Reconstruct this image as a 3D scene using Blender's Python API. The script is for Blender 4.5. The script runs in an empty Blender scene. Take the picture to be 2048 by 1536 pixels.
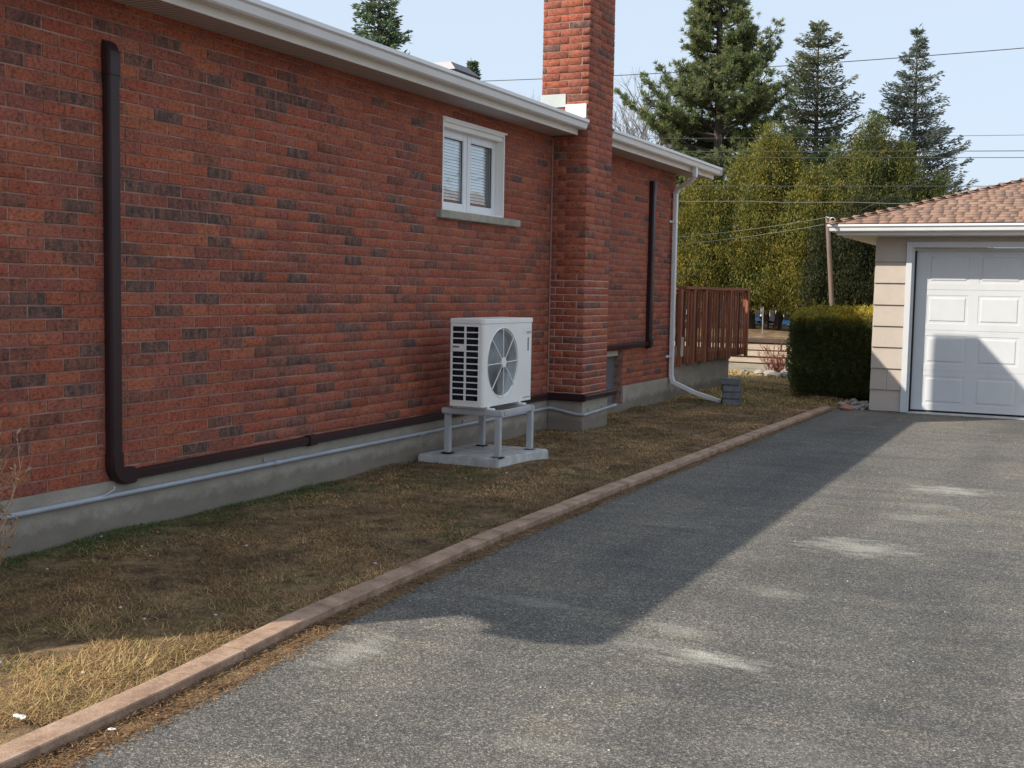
import bpy, bmesh, math, random
import numpy as np
from mathutils import Vector, Matrix

random.seed(7)
rng = np.random.default_rng(11)
scene = bpy.context.scene
COL = scene.collection

# ------------------------------------------------------------------ camera, sky, sun, exposure
F_PX = 2360.47
ROT = [[0.8995404558, 0.4364689319, 0.0179398923],
       [0.0508690679, -0.0638735022, -0.9966606813],
       [-0.4338655393, 0.8974491892, -0.0796595671]]
CAM = Vector((5.32, 0.0, 1.54))
cam_d = bpy.data.cameras.new('camera')
cam_d.sensor_fit = 'HORIZONTAL'
cam_d.sensor_width = 36.0
cam_d.lens = F_PX / 2048.0 * 36.0
cam_d.clip_start = 0.05
cam_d.clip_end = 3000
cam = bpy.data.objects.new('camera', cam_d)
COL.objects.link(cam)
rx, ry, rz = (Vector(r) for r in ROT)
M = Matrix.Identity(4)
for i in range(3):
    M[i][0] = rx[i]; M[i][1] = -ry[i]; M[i][2] = -rz[i]; M[i][3] = CAM[i]
cam.matrix_world = M
scene.camera = cam

SUN_SX, SUN_SY = 0.914, 0.955          # metres a shadow moves in x / y per metre of height
sun_dir = Vector((SUN_SX, SUN_SY, -1.0)).normalized()
elev = math.asin(-sun_dir.z)
azim = math.atan2(-sun_dir.x, -sun_dir.y)

world = bpy.data.worlds.new('World')
scene.world = world
world.use_nodes = True
wn = world.node_tree
for n in list(wn.nodes):
    wn.nodes.remove(n)
w_out = wn.nodes.new('ShaderNodeOutputWorld')
w_bg = wn.nodes.new('ShaderNodeBackground')
w_sky = wn.nodes.new('ShaderNodeTexSky')
w_sky.sky_type = 'NISHITA'
w_sky.sun_disc = False
w_sky.sun_elevation = elev
w_sky.sun_rotation = azim
w_sky.altitude = 100
w_sky.air_density = 1.0
w_sky.dust_density = 2.2
w_sky.ozone_density = 1.0
w_mix = wn.nodes.new('ShaderNodeMix')
w_mix.data_type = 'RGBA'
w_mix.blend_type = 'MIX'
w_mix.inputs['Factor'].default_value = 0.85       # thin even veil of high cloud
w_mix.inputs['B'].default_value = (3.85, 4.5, 5.35, 1)
wn.links.new(w_sky.outputs[0], w_mix.inputs['A'])
wn.links.new(w_mix.outputs['Result'], w_bg.inputs['Color'])
w_bg.inputs['Strength'].default_value = 0.15
wn.links.new(w_bg.outputs[0], w_out.inputs['Surface'])

sun_l = bpy.data.lights.new('sun', 'SUN')
sun_l.energy = 5.0
sun_l.angle = math.radians(0.53)
sun_l.color = (1.0, 0.93, 0.82)
sun_o = bpy.data.objects.new('sun', sun_l)
sun_o.rotation_euler = sun_dir.to_track_quat('-Z', 'Y').to_euler()
sun_o.location = (-20, -22, 30)
COL.objects.link(sun_o)

scene.view_settings.view_transform = 'Standard'
scene.view_settings.look = 'None'
scene.view_settings.exposure = 0.32
scene.view_settings.gamma = 1.0
scene.view_settings.use_curve_mapping = False
scene.render.engine = 'CYCLES'
scene.render.resolution_x = 1024
scene.render.resolution_y = 768

# ------------------------------------------------------------------ materials
MATS = {}


def newmat(name):
    m = bpy.data.materials.new(name)
    m.use_nodes = True
    nt = m.node_tree
    b = nt.nodes['Principled BSDF']
    MATS[name] = m
    return m, nt, b


def N(nt, typ, **kw):
    n = nt.nodes.new(typ)
    for k, v in kw.items():
        setattr(n, k, v)
    return n


def L(nt, a, b):
    nt.links.new(a, b)


def pos_noise(nt, scale, detail=3.0, rough=0.6, stretch=(1, 1, 1), loc=(0, 0, 0)):
    g = N(nt, 'ShaderNodeNewGeometry')
    mp = N(nt, 'ShaderNodeMapping')
    mp.inputs['Scale'].default_value = stretch
    mp.inputs['Location'].default_value = loc
    L(nt, g.outputs['Position'], mp.inputs['Vector'])
    n = N(nt, 'ShaderNodeTexNoise')
    n.inputs['Scale'].default_value = scale
    n.inputs['Detail'].default_value = detail
    n.inputs['Roughness'].default_value = rough
    L(nt, mp.outputs[0], n.inputs['Vector'])
    return n.outputs['Fac']


def ramp(nt, fac, stops):
    r = N(nt, 'ShaderNodeValToRGB')
    el = r.color_ramp.elements
    while len(el) < len(stops):
        el.new(0.5)
    for e, (p, c) in zip(el, stops):
        e.position = p
        e.color = (c[0], c[1], c[2], 1) if not isinstance(c, (int, float)) else (c, c, c, 1)
    L(nt, fac, r.inputs[0])
    return r.outputs[0]


def mix(nt, fac, a, b, blend='MIX'):
    m = N(nt, 'ShaderNodeMix')
    m.data_type = 'RGBA'
    m.blend_type = blend
    for sock, v in ((m.inputs['Factor'], fac), (m.inputs['A'], a), (m.inputs['B'], b)):
        if isinstance(v, (int, float)):
            sock.default_value = v
        elif isinstance(v, tuple):
            sock.default_value = (v[0], v[1], v[2], 1)
        else:
            L(nt, v, sock)
    return m.outputs['Result']


def bump(nt, b, height, strength=0.3, dist=0.01):
    bp = N(nt, 'ShaderNodeBump')
    bp.inputs['Strength'].default_value = strength
    bp.inputs['Distance'].default_value = dist
    L(nt, height, bp.inputs['Height'])
    L(nt, bp.outputs[0], b.inputs['Normal'])


def simple(name, c, rough=0.6, spec=0.4, metal=0.0, var=0.12, vscale=6.0, fine=0.0, fscale=120.0, bstr=0.0, coat=0.0, stretch=(1, 1, 1)):
    m, nt, b = newmat(name)
    c2 = tuple(min(1, x * (1 + var)) for x in c)
    c1 = tuple(x * (1 - var) for x in c)
    f = pos_noise(nt, vscale, 4, 0.6, stretch)
    col = ramp(nt, f, [(0.3, c1), (0.7, c2)])
    if fine > 0:
        f2 = pos_noise(nt, fscale, 3, 0.7, stretch)
        col = mix(nt, 1.0, col, ramp(nt, f2, [(0.3, 1 - fine), (0.7, 1 + fine)]), 'MULTIPLY')
        if bstr > 0:
            bump(nt, b, f2, bstr, 0.004)
    L(nt, col, b.inputs['Base Color'])
    b.inputs['Roughness'].default_value = rough
    b.inputs['Specular IOR Level'].default_value = spec
    b.inputs['Metallic'].default_value = metal
    b.inputs['Coat Weight'].default_value = coat
    return m


# brick: colour comes from a per-brick attribute, mottling and kiln streaks from noise
m, nt, b = newmat('brick')
at = N(nt, 'ShaderNodeAttribute', attribute_name='bc')
n1 = pos_noise(nt, 70, 4, 0.65, (0.7, 0.7, 1.2))
n2 = pos_noise(nt, 22, 3, 0.6, (1.0, 1.0, 0.45), (3, 1, 7))
n3 = pos_noise(nt, 210, 2, 0.6)
col = mix(nt, 1.0, at.outputs['Color'], ramp(nt, n1, [(0.30, (0.60, 0.56, 0.55)), (0.52, (1.0, 1.0, 1.0)), (0.74, (1.25, 1.2, 1.12))]), 'MULTIPLY')
stripes = ramp(nt, n2, [(0.40, (0.62, 0.66, 0.72)), (0.56, (1.15, 1.05, 1.0))])
col = mix(nt, at.outputs['Alpha'], col, mix(nt, 1.0, col, stripes, 'MULTIPLY'))
reddish = ramp(nt, n2, [(0.52, 0.0), (0.68, 0.62)])
redf = N(nt, 'ShaderNodeMath', operation='MULTIPLY'); L(nt, reddish, redf.inputs[0]); L(nt, at.outputs['Alpha'], redf.inputs[1])
col = mix(nt, redf.outputs[0], col, (0.31, 0.115, 0.075))
n4 = pos_noise(nt, 34, 3, 0.7, (1, 1, 1.3), (5, 5, 5))
col = mix(nt, 1.0, col, ramp(nt, n4, [(0.32, (0.48, 0.47, 0.50)), (0.47, (0.96, 0.96, 0.96)), (0.66, (1.20, 1.15, 1.02))]), 'MULTIPLY')
pale = ramp(nt, pos_noise(nt, 1.1, 4, 0.6), [(0.35, (0.90, 0.90, 0.92)), (0.7, (1.10, 1.08, 1.04))])
col = mix(nt, 1.0, col, pale, 'MULTIPLY')
L(nt, col, b.inputs['Base Color'])
b.inputs['Roughness'].default_value = 0.88
b.inputs['Specular IOR Level'].default_value = 0.25
hsum = N(nt, 'ShaderNodeMath', operation='ADD')
L(nt, n1, hsum.inputs[0]); L(nt, n3, hsum.inputs[1])
bump(nt, b, hsum.outputs[0], 0.75, 0.005)

# mortar: tinted brown, paler where the chimney foot was repointed
m, nt, b = newmat('mortar')
f = pos_noise(nt, 9, 4, 0.7, (1, .35, 1.6))
col = ramp(nt, f, [(0.34, (0.16, 0.080, 0.062)), (0.5, (0.30, 0.160, 0.122)), (0.68, (0.42, 0.265, 0.21))])  # darkest tone stands in for shadow gaps along some joints
L(nt, col, b.inputs['Base Color'])
b.inputs['Roughness'].default_value = 0.95
bump(nt, b, pos_noise(nt, 160, 3), 0.4, 0.003)
m, nt, b = newmat('mortar_repointed')
f = pos_noise(nt, 12, 4, 0.7)
L(nt, ramp(nt, f, [(0.3, (0.42, 0.30, 0.25)), (0.7, (0.58, 0.44, 0.38))]), b.inputs['Base Color'])
b.inputs['Roughness'].default_value = 0.95
bump(nt, b, pos_noise(nt, 160, 3), 0.4, 0.003)

# concrete of the foundation: stained, damp towards the soil in irregular tongues
m, nt, b = newmat('concrete')
f = pos_noise(nt, 2.2, 5, 0.65, (1, 1, 2.0))
col = ramp(nt, f, [(0.25, (0.255, 0.222, 0.180)), (0.5, (0.350, 0.306, 0.250)), (0.75, (0.445, 0.395, 0.325))])
f2 = pos_noise(nt, 130, 3, 0.7)
col = mix(nt, 1.0, col, ramp(nt, f2, [(0.3, 0.86), (0.7, 1.12)]), 'MULTIPLY')
sx_ = N(nt, 'ShaderNodeSeparateXYZ'); g_ = N(nt, 'ShaderNodeNewGeometry'); L(nt, g_.outputs['Position'], sx_.inputs[0])
rg_ = N(nt, 'ShaderNodeMath', operation='MULTIPLY_ADD'); L(nt, pos_noise(nt, 5.5, 5, 0.7), rg_.inputs[0]); rg_.inputs[1].default_value = -0.22; L(nt, sx_.outputs['Z'], rg_.inputs[2])
soil = ramp(nt, rg_.outputs[0], [(0.0, 0.55), (0.06, 0.0)])
col = mix(nt, soil, col, (0.115, 0.085, 0.058))
L(nt, col, b.inputs['Base Color'])
b.inputs['Roughness'].default_value = 0.92
bump(nt, b, f2, 0.3, 0.004)
simple('concrete_pale', (0.47, 0.455, 0.43), 0.9, 0.3, var=0.25, vscale=9, fine=0.12, bstr=0.3)
simple('concrete_dark', (0.16, 0.16, 0.165), 0.9, 0.3, var=0.25, vscale=14, fine=0.15, bstr=0.3)

simple('white_metal', (0.74, 0.74, 0.73), 0.38, 0.5, var=0.05, vscale=3, fine=0.03)
simple('cream_metal', (0.70, 0.66, 0.58), 0.45, 0.4, var=0.06, vscale=3, fine=0.03)
simple('white_vinyl', (0.80, 0.81, 0.82), 0.35, 0.5, var=0.03, vscale=5)
simple('white_paint', (0.57, 0.58, 0.59), 0.45, 0.45, var=0.04, vscale=3, fine=0.02)
simple('casing_white', (0.86, 0.835, 0.785), 0.42, 0.45, var=0.04, vscale=2, fine=0.02)
simple('brown_plastic', (0.034, 0.016, 0.017), 0.38, 0.3, var=0.12, vscale=4, fine=0.08)
simple('conduit_grey', (0.36, 0.38, 0.41), 0.45, 0.5, var=0.12, vscale=6, fine=0.06)
simple('stand_grey', (0.44, 0.445, 0.45), 0.5, 0.45, var=0.10, vscale=8, fine=0.05)
simple('black_rubber', (0.015, 0.016, 0.02), 0.7, 0.3)
simple('coil_dark', (0.010, 0.014, 0.024), 0.5, 0.3)
simple('fan_grey', (0.20, 0.205, 0.21), 0.5, 0.4, var=0.06)
simple('wire_grey', (0.42, 0.43, 0.43), 0.4, 0.5)
simple('logo_ink', (0.05, 0.055, 0.09), 0.5, 0.3)
simple('sticker', (0.80, 0.80, 0.76), 0.5, 0.3)
simple('flashing_bright', (0.80, 0.81, 0.80), 0.33, 0.6, metal=0.35, var=0.05)
simple('flashing_dull', (0.45, 0.48, 0.47), 0.5, 0.5, metal=0.3, var=0.08)
simple('roof_grey', (0.11, 0.115, 0.125), 0.95, 0.2, var=0.3, vscale=20, fine=0.25, bstr=0.4)
simple('vent_metal', (0.16, 0.15, 0.165), 0.5, 0.5, metal=0.3, var=0.1)
simple('dark_inside', (0.035, 0.035, 0.04), 0.9, 0.1)
simple('blind', (0.90, 0.91, 0.90), 0.6, 0.3, var=0.04)
simple('sill_stone', (0.36, 0.33, 0.27), 0.9, 0.3, var=0.2, vscale=10, fine=0.12, bstr=0.3)
simple('beige_paint', (0.52, 0.47, 0.36), 0.6, 0.3, var=0.08)
simple('basement_glass', (0.15, 0.16, 0.17), 0.15, 0.6, var=0.1)
simple('caulk', (0.36, 0.25, 0.20), 0.8, 0.3, var=0.15, vscale=20)
simple('siding', (0.45, 0.385, 0.325), 0.7, 0.3, var=0.06, vscale=5, fine=0.05, fscale=90, bstr=0.12)
simple('deck_wood', (0.29, 0.105, 0.055), 0.7, 0.3, var=0.28, vscale=7, fine=0.2, fscale=60, bstr=0.3, stretch=(6, 6, 0.5))
simple('deck_dark', (0.14, 0.052, 0.034), 0.75, 0.3, var=0.28, vscale=7, fine=0.2, fscale=60, bstr=0.3)
simple('timber', (0.44, 0.36, 0.275), 0.85, 0.2, var=0.22, vscale=5, fine=0.2, fscale=40, bstr=0.3, stretch=(0.4, 4, 5))
simple('timber_grey', (0.30, 0.265, 0.215), 0.9, 0.2, var=0.25, vscale=5, fine=0.2, fscale=40, bstr=0.3, stretch=(0.4, 4, 5))
simple('timber_dark', (0.085, 0.062, 0.05), 0.9, 0.2, var=0.25, vscale=5, fine=0.2, stretch=(0.4, 4, 5))
simple('pole_wood', (0.19, 0.135, 0.11), 0.8, 0.3, var=0.2, vscale=8, fine=0.15, stretch=(3, 3, 0.5))
simple('galv', (0.38, 0.38, 0.38), 0.45, 0.5, metal=0.5, var=0.1)
simple('wire_dark', (0.06, 0.062, 0.065), 0.6, 0.3)
simple('line_dull', (0.16, 0.165, 0.15), 0.6, 0.3)
simple('line_pale', (0.34, 0.36, 0.28), 0.6, 0.3)
simple('bark', (0.085, 0.066, 0.052), 0.95, 0.2, var=0.35, vscale=14, fine=0.3, fscale=50, bstr=0.6, stretch=(2, 2, 0.5))
simple('bark_grey', (0.19, 0.17, 0.155), 0.95, 0.2, var=0.25, vscale=14, fine=0.2)
simple('twig_tan', (0.42, 0.27, 0.165), 0.9, 0.2, var=0.35, vscale=30)
simple('twig_red', (0.20, 0.055, 0.045), 0.8, 0.2, var=0.3, vscale=30)
simple('rock', (0.30, 0.275, 0.245), 0.9, 0.3, var=0.3, vscale=12, fine=0.2, fscale=80, bstr=0.5)
simple('rock_red', (0.34, 0.16, 0.11), 0.9, 0.3, var=0.2, vscale=12, fine=0.15, fscale=80, bstr=0.5)
simple('pebble', (0.50, 0.46, 0.41), 0.85, 0.3, var=0.3, vscale=3)
simple('paper', (0.72, 0.69, 0.64), 0.8, 0.2, var=0.12, vscale=30)
simple('tarp_blue', (0.06, 0.22, 0.46), 0.5, 0.4, var=0.2)
simple('fence_navy', (0.022, 0.026, 0.042), 0.7, 0.3, var=0.2)
simple('picket_white', (0.70, 0.71, 0.74), 0.6, 0.3, var=0.1)

# kerb: pinkish brown concrete
m, nt, b = newmat('kerb_concrete')
f = pos_noise(nt, 6, 7, 0.75)
col = ramp(nt, f, [(0.34, (0.20, 0.120, 0.078)), (0.5, (0.335, 0.215, 0.145)), (0.68, (0.46, 0.325, 0.235))])
f2 = pos_noise(nt, 150, 3, 0.7)
col = mix(nt, 1.0, col, ramp(nt, f2, [(0.3, 0.70), (0.7, 1.25)]), 'MULTIPLY')
L(nt, col, b.inputs['Base Color'])
b.inputs['Roughness'].default_value = 0.92
bump(nt, b, f2, 0.5, 0.004)

# soffit: vented aluminium with fine ribs
m, nt, b = newmat('soffit_metal')
g = N(nt, 'ShaderNodeNewGeometry')
sp = N(nt, 'ShaderNodeSeparateXYZ'); L(nt, g.outputs['Position'], sp.inputs[0])
md = N(nt, 'ShaderNodeMath', operation='MULTIPLY'); md.inputs[1].default_value = 2 * math.pi / 0.048
L(nt, sp.outputs['Y'], md.inputs[0])
sn = N(nt, 'ShaderNodeMath', operation='SINE'); L(nt, md.outputs[0], sn.inputs[0])
ma = N(nt, 'ShaderNodeMath', operation='MULTIPLY_ADD'); ma.inputs[1].default_value = 0.5; ma.inputs[2].default_value = 0.5
L(nt, sn.outputs[0], ma.inputs[0])
L(nt, ramp(nt, ma.outputs[0], [(0.05, (0.24, 0.215, 0.205)), (0.35, (0.54, 0.49, 0.47))]), b.inputs['Base Color'])
b.inputs['Roughness'].default_value = 0.6
bump(nt, b, ma.outputs[0], 0.4, 0.004)

# glass of the window: mirror-like coat over a clear pane
m, nt, b = newmat('pane_glass')
for n_ in list(nt.nodes):
    nt.nodes.remove(n_)
o_ = N(nt, 'ShaderNodeOutputMaterial')
gl = N(nt, 'ShaderNodeBsdfGlossy'); gl.inputs['Roughness'].default_value = 0.02
gl.inputs['Color'].default_value = (0.95, 0.97, 1, 1)
tr = N(nt, 'ShaderNodeBsdfTransparent'); tr.inputs['Color'].default_value = (0.96, 0.98, 0.99, 1)
lw = N(nt, 'ShaderNodeLayerWeight'); lw.inputs['Blend'].default_value = 0.5
fr = N(nt, 'ShaderNodeMath', operation='POWER'); fr.inputs[1].default_value = 3.0; L(nt, lw.outputs['Facing'], fr.inputs[0])
mp_ = N(nt, 'ShaderNodeMath', operation='MULTIPLY_ADD'); mp_.inputs[1].default_value = 0.7; mp_.inputs[2].default_value = 0.05
mp_.use_clamp = True
L(nt, fr.outputs[0], mp_.inputs[0])
bpn = N(nt, 'ShaderNodeBump'); bpn.inputs['Strength'].default_value = 0.05; bpn.inputs['Distance'].default_value = 0.02
L(nt, pos_noise(nt, 5, 1), bpn.inputs['Height']); L(nt, bpn.outputs[0], gl.inputs['Normal'])
ms = N(nt, 'ShaderNodeMixShader')
L(nt, mp_.outputs[0], ms.inputs[0]); L(nt, tr.outputs[0], ms.inputs[1]); L(nt, gl.outputs[0], ms.inputs[2])
L(nt, ms.outputs[0], o_.inputs[0])

# asphalt: worn surface with pale aggregate, dust washed over it in a few low spots
m, nt, b = newmat('asphalt')
g = N(nt, 'ShaderNodeNewGeometry')
vo = N(nt, 'ShaderNodeTexVoronoi'); vo.inputs['Scale'].default_value = 165
L(nt, g.outputs['Position'], vo.inputs['Vector'])
vo2 = N(nt, 'ShaderNodeTexVoronoi'); vo2.inputs['Scale'].default_value = 88
L(nt, g.outputs['Position'], vo2.inputs['Vector'])
sc1 = N(nt, 'ShaderNodeSeparateColor'); L(nt, vo.outputs['Color'], sc1.inputs[0])
sc2 = N(nt, 'ShaderNodeSeparateColor'); L(nt, vo2.outputs['Color'], sc2.inputs[0])
stone = ramp(nt, sc1.outputs[0], [(0.0, (0.049, 0.048, 0.048)), (0.45, (0.092, 0.089, 0.084)), (0.80, (0.150, 0.143, 0.132)), (1.0, (0.291, 0.278, 0.253))])
stone2 = ramp(nt, sc2.outputs[1], [(0.0, 0.80), (0.5, 0.97), (0.9, 1.12), (1.0, 1.5)])
col = mix(nt, 0.10, mix(nt, 1.0, stone, stone2, 'MULTIPLY'), (0.112, 0.109, 0.102))
wear = pos_noise(nt, 0.55, 5, 0.6)
col = mix(nt, 1.0, col, ramp(nt, wear, [(0.3, (0.76, 0.76, 0.76)), (0.5, (1.02, 1.0, 0.97)), (0.72, (1.30, 1.23, 1.10))]), 'MULTIPLY')
wear2 = pos_noise(nt, 2.6, 5, 0.7, (0.45, 1.7, 1))
col = mix(nt, 1.0, col, ramp(nt, wear2, [(0.3, (0.80, 0.80, 0.82)), (0.5, (1.0, 0.99, 0.97)), (0.7, (1.24, 1.17, 1.08))]), 'MULTIPLY')
dustn = pos_noise(nt, 7.0, 8, 0.72, (0.7, 1.8, 1))


def dust_spot(cx, cy, rx_, ry_, amt):
    mp2 = N(nt, 'ShaderNodeMapping')
    mp2.inputs['Location'].default_value = (-cx / rx_, -cy / ry_, 0)
    mp2.inputs['Scale'].default_value = (1 / rx_, 1 / ry_, 0)
    L(nt, g.outputs['Position'], mp2.inputs['Vector'])
    ln = N(nt, 'ShaderNodeVectorMath', operation='LENGTH'); L(nt, mp2.outputs[0], ln.inputs[0])
    ad = N(nt, 'ShaderNodeMath', operation='ADD'); L(nt, ln.outputs['Value'], ad.inputs[0])
    nn = N(nt, 'ShaderNodeMath', operation='MULTIPLY_ADD'); L(nt, dustn, nn.inputs[0])
    nn.inputs[1].default_value = -3.4; nn.inputs[2].default_value = 1.7
    L(nt, nn.outputs[0], ad.inputs[1])
    return ramp(nt, ad.outputs[0], [(0.1, amt), (1.0, 0.0)])


tot = None
DUST = [(4.13, 7.35, .42, .30, .62), (4.35, 8.55, .30, .22, .35), (4.42, 9.9, .34, .30, .75), (3.98, 4.75, .28, .12, .75), (3.7, 4.8, .35, .14, .25),
        (3.7, 5.1, .22, .12, .32), (3.95, 6.0, .25, .15, .30), (2.62, 4.1, .13, .30, .55), (2.95, 5.2, .35, .10, .35), (3.75, 3.55, .25, .10, .18),
        (4.6, 3.9, .4, .2, .12), (3.0, 7.6, .3, .3, .18), (4.4, 9.1, .3, .15, .35)]
for d_ in DUST:
    s_ = dust_spot(*d_)
    if tot is None:
        tot = s_
    else:
        tot = mix(nt, 1.0, tot, s_, 'ADD')
lanes = pos_noise(nt, 0.9, 4, 0.6, (1.6, 0.22, 1), (2, 4, 0))
col = mix(nt, 1.0, col, ramp(nt, lanes, [(0.34, (0.80, 0.80, 0.81)), (0.5, (1.0, 1.0, 1.0)), (0.66, (1.18, 1.16, 1.10))]), 'MULTIPLY')
tot = mix(nt, 1.0, tot, ramp(nt, sc1.outputs[2], [(0.0, 0.35), (1.0, 1.1)]), 'MULTIPLY')
col = mix(nt, tot, col, (0.42, 0.40, 0.345))
L(nt, col, b.inputs['Base Color'])
b.inputs['Roughness'].default_value = 0.9
b.inputs['Specular IOR Level'].default_value = 0.3
hs = N(nt, 'ShaderNodeMath', operation='ADD'); L(nt, vo.outputs['Distance'], hs.inputs[0]); L(nt, vo2.outputs['Distance'], hs.inputs[1])
bump(nt, b, hs.outputs[0], 0.6, 0.005)

# soil under the dead lawn
m, nt, b = newmat('lawn_soil')
f = pos_noise(nt, 4.2, 7, 0.75)
col = ramp(nt, f, [(0.34, (0.060, 0.038, 0.025)), (0.45, (0.140, 0.089, 0.051)), (0.56, (0.242, 0.162, 0.085)), (0.70, (0.323, 0.230, 0.119))])
f2 = pos_noise(nt, 40, 4, 0.75)
col = mix(nt, 1.0, col, ramp(nt, f2, [(0.28, 0.55), (0.72, 1.35)]), 'MULTIPLY')
L(nt, col, b.inputs['Base Color'])
b.inputs['Roughness'].default_value = 0.97
b.inputs['Specular IOR Level'].default_value = 0.15
bump(nt, b, f2, 0.9, 0.02)


def leafmat(name, trans=0.25, rough=0.6):
    m, nt, b = newmat(name)
    at = N(nt, 'ShaderNodeAttribute', attribute_name='lc')
    L(nt, at.outputs['Color'], b.inputs['Base Color'])
    b.inputs['Roughness'].default_value = rough
    b.inputs['Specular IOR Level'].default_value = 0.25
    o = [n_ for n_ in nt.nodes if n_.type == 'OUTPUT_MATERIAL'][0]
    t = N(nt, 'ShaderNodeBsdfTranslucent')
    L(nt, at.outputs['Color'], t.inputs['Color'])
    ms = N(nt, 'ShaderNodeMixShader')
    ms.inputs[0].default_value = trans
    L(nt, b.outputs[0], ms.inputs[1]); L(nt, t.outputs[0], ms.inputs[2])
    L(nt, ms.outputs[0], o.inputs['Surface'])


leafmat('foliage', 0.40)
leafmat('dry_grass', 0.15, 0.75)

# shingles: colour per tab
m, nt, b = newmat('shingle')
at = N(nt, 'ShaderNodeAttribute', attribute_name='lc')
f2 = pos_noise(nt, 160, 3, 0.7)
L(nt, mix(nt, 1.0, at.outputs['Color'], ramp(nt, f2, [(0.3, 0.7), (0.7, 1.3)]), 'MULTIPLY'), b.inputs['Base Color'])
b.inputs['Roughness'].default_value = 0.95
bump(nt, b, f2, 0.4, 0.003)

# ------------------------------------------------------------------ object helpers
BASE = {}


def props(o, label=None, cat=None, group=None, kind=None):
    if label: o['label'] = label
    if cat: o['category'] = cat
    if group: o['group'] = group
    if kind: o['kind'] = kind
    return o


def empty(name, loc, label, cat, group=None):
    o = bpy.data.objects.new(name, None)
    o.location = loc
    o.empty_display_size = 0.1
    COL.objects.link(o)
    BASE[o] = Vector(loc)
    return props(o, label, cat, group)


def link(me, name, mat, parent, base=None):
    o = bpy.data.objects.new(name, me)
    if mat is not None and not me.materials:
        me.materials.append(MATS[mat])
    COL.objects.link(o)
    if parent is not None:
        o.parent = parent
        BASE[o] = BASE[parent]
    else:
        BASE[o] = Vector(base or (0, 0, 0))
        o.location = BASE[o]
    return o


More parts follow.
